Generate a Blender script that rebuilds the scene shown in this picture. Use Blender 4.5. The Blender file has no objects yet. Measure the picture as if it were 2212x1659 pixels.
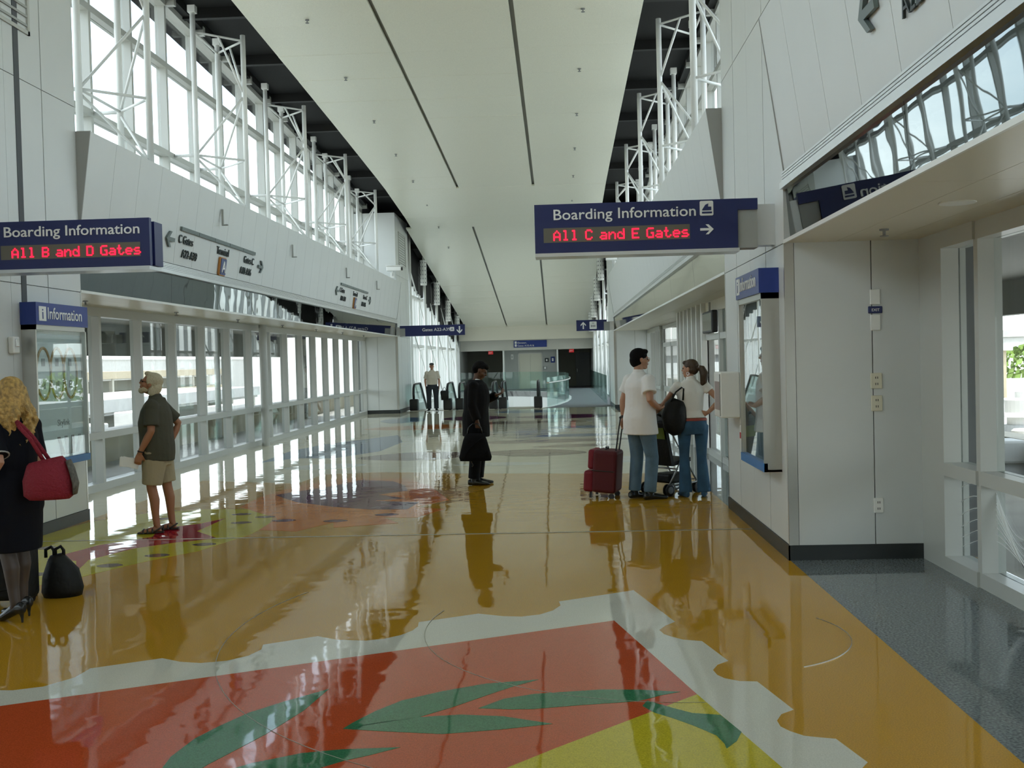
import bpy, bmesh, math, random
import numpy as np
from mathutils import Vector, Matrix
random.seed(7)
scene = bpy.context.scene
COL = scene.collection
PI = math.pi

# ------------------------------------------------------------------ camera
F_PX = 2243.4
cam_d = bpy.data.cameras.new('camera'); cam = bpy.data.objects.new('camera', cam_d); COL.objects.link(cam)
cam_d.sensor_fit = 'HORIZONTAL'; cam_d.sensor_width = 36.0; cam_d.lens = 36.0 * F_PX / 2212.0
cam_d.clip_start = 0.05; cam_d.clip_end = 2000
_p, _y, _r = -.0228, -.0456, -.0254
_f = Vector((math.sin(_y)*math.cos(_p), math.cos(_y)*math.cos(_p), math.sin(_p)))
_r0 = Vector((math.cos(_y), -math.sin(_y), 0)); _u0 = _r0.cross(_f)
_rt = math.cos(_r)*_r0 + math.sin(_r)*_u0; _up = -math.sin(_r)*_r0 + math.cos(_r)*_u0
cam.matrix_world = Matrix(((_rt.x, _up.x, -_f.x, 0), (_rt.y, _up.y, -_f.y, 0), (_rt.z, _up.z, -_f.z, 1.72), (0, 0, 0, 1)))
scene.camera = cam

# ------------------------------------------------------------------ world, sun, exposure
world = bpy.data.worlds.new('sky'); scene.world = world; world.use_nodes = True
nt = world.node_tree; nt.nodes.clear()
w_out = nt.nodes.new('ShaderNodeOutputWorld'); w_bg = nt.nodes.new('ShaderNodeBackground')
w_sky = nt.nodes.new('ShaderNodeTexSky'); w_sky.sky_type = 'NISHITA'
w_sky.sun_disc = False; w_sky.sun_elevation = math.radians(70); w_sky.sun_rotation = math.radians(200)
w_sky.air_density = 1.0; w_sky.dust_density = 2.5; w_sky.ozone_density = 1.0
w_tc = nt.nodes.new('ShaderNodeTexCoord'); w_map = nt.nodes.new('ShaderNodeMapping'); w_map.inputs['Scale'].default_value = (1, 1, 3)
w_no = nt.nodes.new('ShaderNodeTexNoise'); w_no.inputs['Scale'].default_value = 2.2; w_no.inputs['Detail'].default_value = 6
w_ra = nt.nodes.new('ShaderNodeValToRGB'); w_ra.color_ramp.elements[0].position = .42; w_ra.color_ramp.elements[1].position = .68
w_ra.color_ramp.elements[0].color = (.35, .35, .35, 1); w_ra.color_ramp.elements[1].color = (1, 1, 1, 1)
w_mix = nt.nodes.new('ShaderNodeMixRGB'); w_mix.inputs[2].default_value = (6.6, 6.9, 7.0, 1)
nt.links.new(w_tc.outputs['Generated'], w_map.inputs[0]); nt.links.new(w_map.outputs[0], w_no.inputs['Vector'])
nt.links.new(w_no.outputs['Fac'], w_ra.inputs[0]); nt.links.new(w_ra.outputs[0], w_mix.inputs[0])
nt.links.new(w_sky.outputs[0], w_mix.inputs[1]); nt.links.new(w_mix.outputs[0], w_bg.inputs[0])
w_bg.inputs[1].default_value = .56
nt.links.new(w_bg.outputs[0], w_out.inputs[0])
sun_d = bpy.data.lights.new('sun', 'SUN'); sun = bpy.data.objects.new('sun', sun_d); COL.objects.link(sun)
sun_d.energy = 4.0; sun_d.angle = math.radians(1.2); sun_d.color = (1, .96, .9)
_sd = Vector((.05, .30, -.95)); sun.rotation_euler = _sd.to_track_quat('-Z', 'Y').to_euler(); sun.location = (0, -30, 40)
scene.view_settings.view_transform = 'Standard'; scene.view_settings.look = 'None'
scene.view_settings.gamma = 1.0; scene.view_settings.use_curve_mapping = False
scene.view_settings.exposure = 0.38
cy = scene.cycles
cy.max_bounces = 10; cy.diffuse_bounces = 5; cy.glossy_bounces = 5; cy.transmission_bounces = 6; cy.transparent_max_bounces = 24
cy.caustics_reflective = False; cy.caustics_refractive = False; cy.sample_clamp_indirect = 8.0; cy.use_denoising = True

# ------------------------------------------------------------------ materials
def lin(h):
    h = h.lstrip('#'); c = [int(h[i:i+2], 16)/255 for i in (0, 2, 4)]
    return tuple(x/12.92 if x <= .04045 else ((x+.055)/1.055)**2.4 for x in c)
MATS = {}
def mat(name, col, rough=.5, metal=0.0, spec=.5, noise=None, bump=None, emit=None, coat=0.0, coat_rough=.05, ior=1.5):
    """noise=(scale, amount) grain of the material's own colour; bump=(scale, strength, distance)."""
    m = bpy.data.materials.new(name); m.use_nodes = True; n = m.node_tree; b = n.nodes['Principled BSDF']
    c = lin(col) if isinstance(col, str) else col
    b.inputs['Base Color'].default_value = (*c, 1); b.inputs['Roughness'].default_value = rough; b.inputs['Metallic'].default_value = metal
    b.inputs['Specular IOR Level'].default_value = spec; b.inputs['IOR'].default_value = ior
    if coat: b.inputs['Coat Weight'].default_value = coat; b.inputs['Coat Roughness'].default_value = coat_rough
    if emit: b.inputs['Emission Color'].default_value = (*lin(emit[0]), 1); b.inputs['Emission Strength'].default_value = emit[1]
    if noise or bump:
        tc = n.nodes.new('ShaderNodeTexCoord')
        geo = n.nodes.new('ShaderNodeNewGeometry')
    if noise:
        t = n.nodes.new('ShaderNodeTexNoise'); t.inputs['Scale'].default_value = noise[0]; t.inputs['Detail'].default_value = 3
        n.links.new(geo.outputs['Position'], t.inputs['Vector'])
        mr = n.nodes.new('ShaderNodeMapRange'); mr.inputs[1].default_value = .3; mr.inputs[2].default_value = .7
        mr.inputs[3].default_value = 1-noise[1]; mr.inputs[4].default_value = 1+noise[1]
        n.links.new(t.outputs['Fac'], mr.inputs[0])
        mx = n.nodes.new('ShaderNodeVectorMath'); mx.operation = 'SCALE'; mx.inputs[0].default_value = c
        n.links.new(mr.outputs[0], mx.inputs['Scale']); n.links.new(mx.outputs[0], b.inputs['Base Color'])
    if bump:
        t = n.nodes.new('ShaderNodeTexNoise'); t.inputs['Scale'].default_value = bump[0]; t.inputs['Detail'].default_value = 2
        if len(bump) > 3:
            vm = n.nodes.new('ShaderNodeVectorMath'); vm.operation = 'MULTIPLY'; vm.inputs[1].default_value = bump[3]
            n.links.new(geo.outputs['Position'], vm.inputs[0]); n.links.new(vm.outputs[0], t.inputs['Vector'])
        else: n.links.new(geo.outputs['Position'], t.inputs['Vector'])
        bp = n.nodes.new('ShaderNodeBump'); bp.inputs['Strength'].default_value = bump[1]; bp.inputs['Distance'].default_value = bump[2]
        n.links.new(t.outputs['Fac'], bp.inputs['Height']); n.links.new(bp.outputs[0], b.inputs['Normal'])
        if coat: n.links.new(bp.outputs[0], b.inputs['Coat Normal'])
    MATS[name] = m; return m
def glassmat(name, tint, refl=1.0, rough=0.0, ior=1.5):
    m = bpy.data.materials.new(name); m.use_nodes = True; n = m.node_tree; n.nodes.clear()
    o = n.nodes.new('ShaderNodeOutputMaterial'); mx = n.nodes.new('ShaderNodeMixShader')
    tr = n.nodes.new('ShaderNodeBsdfTransparent'); tr.inputs[0].default_value = (*tint, 1)
    gl = n.nodes.new('ShaderNodeBsdfGlossy'); gl.inputs['Roughness'].default_value = rough
    lw = n.nodes.new('ShaderNodeLayerWeight'); lw.inputs[0].default_value = .5
    pw = n.nodes.new('ShaderNodeMath'); pw.operation = 'POWER'; pw.inputs[1].default_value = 5
    ma = n.nodes.new('ShaderNodeMath'); ma.operation = 'MULTIPLY_ADD'; ma.inputs[1].default_value = .90*refl; ma.inputs[2].default_value = .035*refl; ma.use_clamp = True
    n.links.new(lw.outputs['Facing'], pw.inputs[0]); n.links.new(pw.outputs[0], ma.inputs[0]); n.links.new(ma.outputs[0], mx.inputs[0])
    n.links.new(tr.outputs[0], mx.inputs[1]); n.links.new(gl.outputs[0], mx.inputs[2]); n.links.new(mx.outputs[0], o.inputs[0])
    MATS[name] = m; return m
def terrazzo(name, col, amount=.22, sc=150):
    m = mat(name, col, rough=.035, spec=.38, noise=(sc, amount), bump=(2.6, .36, .006))
    return m

M_WHITE = mat('cladding_white', (.62, .64, .625), .38, noise=(3, .012))
M_WHITE2 = mat('ceiling_metal_white', (.92, .92, .78), .30, noise=(55, .05), bump=(1.0, .42, .02, (.22, 1.5, 0)))
M_CREAM = mat('soffit_cream', (.66, .62, .50), .35, noise=(2, .01))
M_STEELW = mat('white_painted_steel', (.78, .79, .76), .35)
M_FRAME = mat('window_frame_paint', (.48, .49, .455), .35)
M_STEEL = mat('brushed_stainless', (.58, .57, .53), .28, metal=1.0, bump=(30, .05, .002))
M_STEEL2 = mat('satin_aluminium_rail', (.70, .71, .71), .3, metal=.9)
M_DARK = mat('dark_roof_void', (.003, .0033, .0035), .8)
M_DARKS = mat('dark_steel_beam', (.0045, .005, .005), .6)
M_BASE = mat('black_rubber_base', (.018, .022, .022), .35)
M_GROOVE = mat('dark_joint', (.06, .065, .07), .6)
M_GREYP = mat('grey_return_panel', (.33, .33, .31), .5)
M_MIRROR = mat('dark_mirror_glass', (.145, .168, .172), .012, metal=1.0, bump=(1.3, .16, .009))
M_MIRROR2 = mat('bronze_mirror_glass', (.55, .53, .47), .05, metal=1.0, bump=(1.1, .08, .008))
M_GLASS = glassmat('window_glass', (.93, .965, .96))
M_GLASSG = glassmat('green_edge_glass', (.86, .955, .935), refl=.7)
M_GLASSC = glassmat('case_glass', (.93, .97, .97), refl=1.8)
M_NAVY = mat('sign_navy', (.012, .020, .105), .4)
M_NAVY2 = mat('header_blue', (.02, .045, .25), .35)
M_SIGNW = mat('sign_white', (.86, .87, .85), .45)
M_SIGNG = mat('sign_grey', (.36, .37, .35), .5)
M_LEDBG = mat('led_window', (.13, .125, .095), .45)
M_LED = mat('led_red', (.9, .02, .05), .4, emit=('#ff1030', 2.6))
M_LETTER = mat('sign_letter_black', (.02, .03, .03), .45)
M_LETTERG = mat('sign_letter_grey', (.12, .15, .145), .45)
M_ORANGE = mat('sign_orange_edge', (.45, .19, .04), .45)
M_BLUEG = mat('sign_blue_grey', (.05, .075, .19), .45)
M_CARPET = mat('grey_carpet', (.15, .145, .15), .95, noise=(90, .25))
M_CONC = mat('concrete', (.36, .34, .28), .85, noise=(2.5, .10))
M_CONCL = mat('light_concrete', (.42, .41, .38), .85, noise=(1.5, .08))
M_TAN = mat('tan_masonry', (.38, .32, .22), .85, noise=(3, .08))
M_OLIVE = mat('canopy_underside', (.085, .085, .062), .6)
M_GREYD = mat('mid_grey_wall', (.26, .27, .27), .6)
M_GREYDD = mat('dark_corridor_wall', (.34, .34, .28), .8)
M_PLASTIC = mat('white_plastic', (.78, .78, .74), .4)
M_IVORY = mat('ivory_plastic', (.66, .62, .48), .4)
M_PLASTICB = mat('black_plastic', (.015, .015, .016), .45)  # black colour of the parts themselves: handrails, wheels, casings, slots
M_CHROME = mat('chrome', (.75, .75, .75), .15, metal=1.0)

# terrazzo colours
T_OCHRE = terrazzo('terrazzo_ochre', (.55, .29, .02))
T_WHITE = terrazzo('terrazzo_white', (.70, .70, .62), .10)
T_RED = terrazzo('terrazzo_red', (.56, .09, .026))
T_GREEN = terrazzo('terrazzo_green', (.045, .20, .095), .3)
T_YELLOW = terrazzo('terrazzo_yellow', (.60, .51, .03))
T_GREY = terrazzo('terrazzo_grey', (.16, .185, .19), .55, 70)
T_SAND = terrazzo('terrazzo_sand', (.72, .67, .50), .1)
T_PURPLE = terrazzo('terrazzo_purple', (.13, .022, .09))
T_ORANGE = terrazzo('terrazzo_orange', (.70, .21, .02))
T_BLUE = terrazzo('terrazzo_blue', (.08, .17, .32), .2)
T_CRIMSON = terrazzo('terrazzo_crimson', (.42, .012, .03))
T_MAUVE = terrazzo('terrazzo_mauve', (.22, .14, .10), .15)
T_BRASS = mat('divider_strip_metal', (.50, .48, .40), .3, metal=.8)

# ------------------------------------------------------------------ mesh helpers
class MB:
    def __init__(s): s.v = []; s.f = []
    def add(s, v, f):
        o = len(s.v); s.v += [tuple(p) for p in v]; s.f += [tuple(i+o for i in q) for q in f]; return s
    def box(s, x0, x1, y0, y1, z0, z1):
        v = [(x, y, z) for z in (z0, z1) for y in (y0, y1) for x in (x0, x1)]
        return s.add(v, [(0, 2, 3, 1), (4, 5, 7, 6), (0, 1, 5, 4), (2, 6, 7, 3), (0, 4, 6, 2), (1, 3, 7, 5)])
    def cbox(s, c, d): return s.box(c[0]-d[0]/2, c[0]+d[0]/2, c[1]-d[1]/2, c[1]+d[1]/2, c[2]-d[2]/2, c[2]+d[2]/2)
    def hexa(s, b, t):   # bottom quad, top quad
        return s.add(list(b)+list(t), [(3, 2, 1, 0), (4, 5, 6, 7), (0, 1, 5, 4), (1, 2, 6, 5), (2, 3, 7, 6), (3, 0, 4, 7)])
    def rbox(s, c, d, r=.02, seg=2):
        bm = bmesh.new(); bmesh.ops.create_cube(bm, size=1)
        for v in bm.verts: v.co = Vector((v.co.x*d[0], v.co.y*d[1], v.co.z*d[2]))
        bmesh.ops.bevel(bm, geom=list(bm.edges), offset=min(r, min(d)*.49), segments=seg, affect='EDGES', profile=.5)
        bm.verts.index_update()
        s.add([(v.co.x+c[0], v.co.y+c[1], v.co.z+c[2]) for v in bm.verts], [[v.index for v in f.verts] for f in bm.faces]); bm.free(); return s
    def tube(s, pts, rad, n=10, side=None, cap=True):
        """rad: number, list of numbers or list of (a, b) half widths; side: direction of the a axis."""
        pts = [Vector(p) for p in pts]; k = len(pts)
        if not isinstance(rad, (list,)): rad = [rad]*k
        T = []
        for i in range(k):
            d = (pts[min(i+1, k-1)]-pts[max(i-1, 0)]); T.append(d.normalized() if d.length > 1e-9 else Vector((0, 0, 1)))
        a = Vector(side) if side is not None else (Vector((1, 0, 0)) if abs(T[0].x) < .9 else Vector((0, 1, 0)))
        V = []
        for i in range(k):
            a = (a - T[i]*a.dot(T[i]))
            a = a.normalized() if a.length > 1e-6 else T[i].orthogonal().normalized()
            b = T[i].cross(a)
            ra, rb = rad[i] if isinstance(rad[i], (tuple, list)) else (rad[i], rad[i])
            for j in range(n):
                t = 2*PI*j/n; V.append(pts[i]+a*(ra*math.cos(t))+b*(rb*math.sin(t)))
            if side is not None: a = Vector(side)
        Fc = []
        for i in range(k-1):
            for j in range(n):
                j2 = (j+1) % n; Fc.append((i*n+j, i*n+j2, (i+1)*n+j2, (i+1)*n+j))
        if cap: Fc.append(tuple(range(n-1, -1, -1))); Fc.append(tuple((k-1)*n+j for j in range(n)))
        return s.add(V, Fc)
    def ell(s, c, r, M=None, nu=14, nv=9):
        V = []; Fc = []
        for i in range(nv+1):
            ph = PI*i/nv
            for j in range(nu):
                t = 2*PI*j/nu; p = Vector((r[0]*math.sin(ph)*math.cos(t), r[1]*math.sin(ph)*math.sin(t), r[2]*math.cos(ph)))+Vector(c)
                V.append(M @ p if M is not None else p)
        for i in range(nv):
            for j in range(nu):
                j2 = (j+1) % nu; Fc.append((i*nu+j, (i+1)*nu+j, (i+1)*nu+j2, i*nu+j2))
        return s.add(V, Fc)
    def prism(s, outline, z0, z1, M=None):
        n = len(outline); V = [Vector((x, y, z)) for z in (z0, z1) for x, y in outline]
        if M is not None: V = [M @ p for p in V]
        return s.add(V, [tuple(range(n-1, -1, -1)), tuple(range(n, 2*n))] + [(i, (i+1) % n, n+(i+1) % n, n+i) for i in range(n)])
    def lathe(s, prof, c=(0, 0, 0), n=16, axis='z'):
        V = []; Fc = []; k = len(prof)
        for r, z in prof:
            for j in range(n):
                t = 2*PI*j/n; x, y = r*math.cos(t), r*math.sin(t)
                p = (x, y, z) if axis == 'z' else ((z, x, y) if axis == 'x' else (x, z, y))
                V.append((p[0]+c[0], p[1]+c[1], p[2]+c[2]))
        for i in range(k-1):
            for j in range(n): Fc.append((i*n+j, i*n+(j+1) % n, (i+1)*n+(j+1) % n, (i+1)*n+j))
        Fc.append(tuple(range(n-1, -1, -1))); Fc.append(tuple((k-1)*n+j for j in range(n)))
        return s.add(V, Fc)
    def mesh(s, name):
        me = bpy.data.meshes.new(name); me.from_pydata(s.v, [], s.f); me.validate(); 
        bm = bmesh.new(); bm.from_mesh(me); bmesh.ops.recalc_face_normals(bm, faces=bm.faces); bm.to_mesh(me); bm.free()
        return me
def put(name, me, m, parent=None, loc=None, smooth=False, rot=None):
    o = bpy.data.objects.new(name, me); COL.objects.link(o)
    if m is not None and (len(me.materials) == 0): me.materials.append(m)
    if smooth:
        for p in me.polygons: p.use_smooth = True
    if parent: o.parent = parent
    if loc is not None: o.location = loc
    if rot is not None: o.rotation_euler = rot
    return o
def build(mb, name, m, parent=None, loc=None, smooth=False, rot=None): return put(name, mb.mesh(name), m, parent, loc, smooth, rot)
def tag(o, label=None, cat=None, group=None, kind=None):
    if label: o['label'] = label
    if cat: o['category'] = cat
    if group: o['group'] = group
    if kind: o['kind'] = kind
    return o
def empty(name, loc=(0, 0, 0), rz=0.0, mtx=None):
    o = bpy.data.objects.new(name, None); COL.objects.link(o); o.empty_display_size = .2
    if mtx is not None: o.matrix_world = mtx
    else: o.location = loc; o.rotation_euler = (0, 0, rz)
    return o
def thing(name, label, cat, loc=(0, 0, 0), rz=0.0, group=None, mtx=None): return tag(empty(name, loc, rz, mtx), label, cat, group)
def struct(name, mb, m, label=None): return tag(build(mb, name, m), label, None, None, 'structure')
def sroot(name): return tag(empty(name), kind='structure')
def text_mesh(s, size, depth=.002, align='LEFT', xs=1.0, shear=0.0, off=0.0):
    cu = bpy.data.curves.new('t', 'FONT'); cu.body = s; cu.size = size; cu.extrude = depth; cu.align_x = align; cu.resolution_u = 3; cu.shear = shear; cu.offset = off
    ob = bpy.data.objects.new('t', cu); COL.objects.link(ob)
    dg = bpy.context.evaluated_depsgraph_get(); me = bpy.data.meshes.new_from_object(ob.evaluated_get(dg))
    bpy.data.objects.remove(ob); bpy.data.curves.remove(cu)
    if xs != 1.0:
        for v in me.vertices: v.co.x *= xs
    return me
RX90 = (PI/2, 0, 0)
# dot matrix letters for the LED lines
DOT = {'A': '00100 01010 10001 10001 11111 10001 10001', 'l': '01100 00100 00100 00100 00100 00100 01110', 'B': '11110 10001 10001 11110 10001 10001 11110',
 'a': '00000 00000 01110 00001 01111 10001 01111', 'n': '00000 00000 10110 11001 10001 10001 10001', 'd': '00001 00001 01101 10011 10001 10001 01111',
 'D': '11110 10001 10001 10001 10001 10001 11110', 'G': '01111 10000 10000 10011 10001 10001 01111', 't': '01000 01000 11100 01000 01000 01001 00110',
 'e': '00000 00000 01110 10001 11111 10000 01110', 's': '00000 00000 01110 10000 01110 00001 11110', 'C': '01110 10001 10000 10000 10000 10001 01110',
 'E': '11111 10000 10000 11110 10000 10000 11111', ' ': '00000 00000 00000 00000 00000 00000 00000'}
def led_mesh(s, pitch):
    mb = MB(); x = 0
    for ch in s:
        for r, row in enumerate(DOT[ch].split()):
            for c, b in enumerate(row):
                if b == '1': mb.cbox(((x+c)*pitch, 0, (6-r)*pitch), (pitch*.92, .004, pitch*.92))
        x += 6 if ch != ' ' else 4
    return mb, x*pitch
# ------------------------------------------------------------------ setting: dimensions (metres)
CX = -1.8
AP, AG = 3.68, 4.91                     # half widths: pillar faces, window glass
Y_N0, Y_N1, Y_F0, Y_F1, Y_P2 = -14.86, 8.69, 11.75, 35.30, 38.30
MOD = (Y_F1-Y_F0)/16
ZS = 2.63                               # soffit
_cy = [-22, -10, 2, 10, 16.7, 21, 25.3, 30, 33, 35.5, 38, 60.2]
_cz = [7.30, 7.72, 7.88, 7.82, 7.66, 7.50, 7.32, 7.10, 6.93, 6.70, 6.42, 3.66]
def zc(y): return float(np.interp(y, _cy, _cz))
def X(s, a): return CX + s*a
def xb(mb, s, a0, a1, y0, y1, z0, z1):
    x0, x1 = sorted((X(s, a0), X(s, a1))); return mb.box(x0, x1, y0, y1, z0, z1)

# ---- floor
floor = struct('floor', MB().box(X(-1, 5.2), X(1, 5.2), -20, 36.75, -.25, 0), T_OCHRE, 'polished ochre terrazzo floor with coloured inlays')
def inlay(pts, m, lvl, name='terrazzo_inlay'):
    return build(MB().prism(pts, -.002, .0006*lvl), name, m, floor)
for s in (-1, 1):
    x0, x1 = sorted((X(s, AP), X(s, 5.15)))
    inlay([(x0, -14.8), (x1, -14.8), (x1, Y_N1), (x0, Y_N1)], T_GREY, 1)
    inlay([(x0, Y_F0), (x1, Y_F0), (x1, Y_F1), (x0, Y_F1)], T_GREY if s > 0 else T_SAND, 1)
white = [(0.51, 7.66), (-0.04, 7.34), (-0.03, 7.22), (-0.08, 7.08), (-0.17, 6.97), (-0.29, 6.92), (-0.42, 6.94), (-0.59, 7.02), (-0.97, 6.81), (-0.96, 6.7), (-0.98, 6.6), (-1.04, 6.49), (-1.13, 6.41), (-1.24, 6.37), (-1.43, 6.4), (-1.57, 6.49), (-1.87, 6.31), (-1.85, 6.2), (-1.89, 6.07), (-1.99, 5.97), (-2.13, 5.93), (-2.26, 5.96), (-2.4, 6.04), (-2.75, 5.85), (-2.76, 5.68), (-2.86, 5.52), (-3.0, 5.46), (-3.18, 5.47), (-3.33, 5.55), (-3.7, 5.34), (-3.72, 5.15), (-3.85, 5.0), (-4.1, 4.98), (-4.3, 5.05), (-4.7, 4.83), (-4.75, 4.65), (-4.95, 4.5), (-5.2, 4.52), (-5.48, 4.4), (-5.48, -2), (1.87, -2), (1.87, 1.6),
 (1.68, 2.5), (1.52, 2.6), (1.46, 2.75), (1.5, 2.95), (1.58, 3.0), (1.46, 3.45), (1.36, 3.5), (1.30, 3.65), (1.33, 3.8), (1.38, 3.85), (1.28, 4.25), (1.19, 4.28), (1.25, 4.37), (1.19, 4.64), (1.12, 4.66), (1.06, 4.68), (1.01, 4.74), (0.98, 4.8), (0.98, 4.88), (1.02, 4.97), (1.09, 5.03), (1.0, 5.47), (0.91, 5.48), (0.84, 5.53), (0.81, 5.59), (0.8, 5.68), (0.84, 5.78), (0.91, 5.85), (0.82, 6.26), (0.71, 6.3), (0.65, 6.37), (0.61, 6.43), (0.59, 6.53), (0.64, 6.64), (0.71, 6.73)]
inlay(white, T_WHITE, 2)
inlay([(0.32, 6.78), (-2.93, 5.2), (-5.48, 3.96), (-5.48, -2), (1.86, -2), (1.86, .2), (0.66, 5.27)], T_RED, 3)
inlay([(.66, 5.27), (-.06, 4.55), (-3.4, 1.0), (-3.4, -2), (1.855, -2), (1.855, .2)], T_YELLOW, 4)
for pts in ([(-1.26, 5.42), (-1.44, 5.23), (-1.58, 5.06), (-1.67, 4.87), (-1.73, 4.71), (-1.76, 4.49), (-1.75, 4.37), (-1.70, 4.12), (-1.61, 4.26), (-1.56, 4.4), (-1.48, 4.59), (-1.41, 4.76), (-1.36, 4.92), (-1.31, 5.09)],
            [(-0.15, 5.54), (-0.43, 5.48), (-0.65, 5.36), (-0.84, 5.22), (-0.95, 5.06), (-1.03, 4.9), (-1.06, 4.82), (-0.72, 4.97), (-0.57, 5.11), (-0.41, 5.29), (-0.28, 5.43)],
            [(-1.06, 4.82), (-0.85, 4.78), (-0.58, 4.74), (-0.32, 4.79), (-0.07, 4.86), (-0.31, 4.97), (-0.52, 5.0), (-0.72, 4.97), (-0.9, 4.9)],
            [(-0.44, 5.09), (-0.32, 5.23), (-0.17, 5.3), (-0.06, 5.32), (0.18, 5.36), (0.38, 5.35), (0.58, 5.31), (0.48, 5.26), (0.41, 5.21), (0.35, 5.17), (0.06, 5.12), (-0.17, 5.07), (-0.29, 5.07)],
            [(0.4, 5.18), (0.51, 5.07), (0.6, 4.99), (0.73, 4.96), (0.79, 4.73), (0.75, 4.62), (0.69, 4.53), (0.69, 4.59), (0.67, 4.69), (0.59, 4.81), (0.5, 4.92), (0.42, 5.0), (0.37, 5.1)],
            [(-0.75, 4.58), (-1.01, 4.56), (-1.18, 4.52), (-1.37, 4.41), (-1.47, 4.32), (-1.29, 4.23), (-1.14, 4.28), (-1.05, 4.36), (-0.97, 4.43), (-0.87, 4.49)]):
    inlay(pts, T_GREEN, 5, 'leaf_inlay')
inlay([(-5.47, 10.82), (-5.39, 11.56), (-4.92, 12.25), (-4.31, 12.44), (-3.66, 12.35), (-3.34, 11.83), (-3.18, 11.08), (-3.21, 10.48), (-3.43, 9.6), (-3.73, 9.14), (-3.99, 8.59), (-4.12, 8.2), (-4.6, 8.1), (-5.3, 8.6), (-5.47, 9.2)], T_YELLOW, 2)
inlay([(-4.75, 9.3), (-4.57, 10.01), (-4.21, 10.45), (-4.35, 10.99), (-4.01, 11.27), (-3.84, 11.65), (-3.86, 10.76), (-3.48, 10.29), (-3.83, 10.09), (-4.13, 9.79), (-4.21, 9.56), (-4.32, 9.23), (-4.18, 8.7), (-4.42, 9.2)], T_CRIMSON, 3)
inlay([(-3.2, 10.77), (-3.22, 11.57), (-3.57, 12.04), (-3.96, 12.59), (-3.98, 13.45), (-3.8, 14.67), (-3.18, 15.6), (-2.28, 15.26), (-1.83, 14.35), (-1.41, 12.86), (-1.75, 12.3), (-1.38, 12.06), (-1.62, 11.45), (-2.0, 11.5), (-1.77, 11.07), (-2.42, 10.84), (-2.5, 11.2), (-2.77, 10.64)], T_ORANGE, 2.5)
inlay([(-3.82, 13.66), (-3.63, 14.02), (-3.24, 14.58), (-2.98, 15.26), (-2.45, 15.0), (-2.21, 14.51), (-2.08, 13.88), (-2.4, 13.5), (-2.0, 13.1), (-2.35, 12.9), (-1.76, 12.7), (-1.82, 12.11), (-2.26, 12.13), (-2.77, 12.43), (-3.35, 12.92)], T_PURPLE, 3)
inlay([(-3.87, 14.95), (-3.73, 16.15), (-2.81, 16.31), (-1.51, 15.87), (-0.23, 15.63), (0.8, 15.45), (1.87, 15.3), (1.87, 36.7), (-5.47, 36.7), (-5.47, 15.6)], T_SAND, 1)
inlay([(-5.45, 20.73), (-5.13, 22.29), (-3.88, 24.66), (-3.44, 22.45), (-3.56, 20.21), (-4.19, 18.92), (-4.92, 19.08), (-5.4, 18.32)], T_BLUE, 2)
def leafpts(x, y, a, b, n=14, tilt=0.0):
    o = []
    for i in range(n):
        t = 2*PI*i/n; u = a*math.cos(t); v = b*math.sin(t)*(1-.35*abs(math.cos(t)))
        o.append((x+u*math.cos(tilt)-v*math.sin(tilt), y+u*math.sin(tilt)+v*math.cos(tilt)))
    return o
for x, y, a, b, t, m in ((-2.6, 19.0, 1.15, .9, .2, T_MAUVE), (-.5, 19.2, 1.0, .8, -.2, T_MAUVE), (.4, 23.4, 1.0, .45, .1, T_BLUE), (.5, 26.2, .9, .5, .1, T_BLUE), (.3, 20.6, .9, .35, .2, T_MAUVE),
                         (-.2, 21.9, 1.9, .5, .1, T_MAUVE), (-.4, 24.8, 2.1, .5, 0, T_WHITE), (-3.6, 27.5, 1.6, 1.0, .2, T_ORANGE), (-1.2, 28.6, 1.8, .6, 0, T_MAUVE), (.2, 31.2, 1.5, 1.2, 0, T_PURPLE),
                         (-2.6, 31.3, 1.0, 1.3, 0, T_PURPLE), (-4.7, 31.0, .7, 1.6, 0, T_BLUE), (1.2, 28.8, .5, .9, .3, T_WHITE), (-1.0, 34.6, 1.2, .9, 0, T_BLUE), (-4.0, 17.4, .7, .5, .3, T_WHITE), (1.1, 17.6, .6, .6, 0, T_WHITE), (-1.0, 17.2, .8, .3, 0, T_WHITE)):
    _lv = globals().get('_lv', 2.4)+.12; inlay(leafpts(x, y, a, b, tilt=t), m, _lv)
for x, y in ((-5.05, 9.9), (-4.85, 9.0), (-4.0, 8.95), (-3.75, 9.4), (-3.5, 9.95), (-3.55, 11.3), (-3.4, 11.7), (-3.75, 11.95), (-4.6, 11.7), (-4.5, 8.6)):
    inlay(leafpts(x, y, .12, .1, 10), T_MAUVE, 4)
for x, y in ((-2.5, 11.3), (-2.0, 11.7), (-3.1, 11.4)): inlay(leafpts(x, y, .14, .11, 10), T_PURPLE, 4.5)
def strip(pts, w, name='divider_strip'):
    mb = MB()
    for (x0, y0), (x1, y1) in zip(pts[:-1], pts[1:]):
        d = Vector((x1-x0, y1-y0)); d.normalize(); nx, ny = -d.y*w/2, d.x*w/2
        mb.prism([(x0-nx, y0-ny), (x1-nx, y1-ny), (x1+nx, y1+ny), (x0+nx, y0+ny)], -.001, .0042)
    return build(mb, name, T_BRASS, floor)
strip([(-5.47, 10.28), (1.86, 10.28)], .028)
def arc(cx_, cy_, r, t0, t1, n=26): return [(cx_+r*math.cos(t0+(t1-t0)*i/n), cy_+r*math.sin(t0+(t1-t0)*i/n)) for i in range(n+1)]
strip(arc(.63, 6.67, 1.53, 2.85, 4.75), .0028); strip(arc(.62, 6.70, 2.77, 2.75, 4.75, 40), .0028); strip(arc(.95, 6.40, .77, -1.1, .5), .0022)

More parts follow.
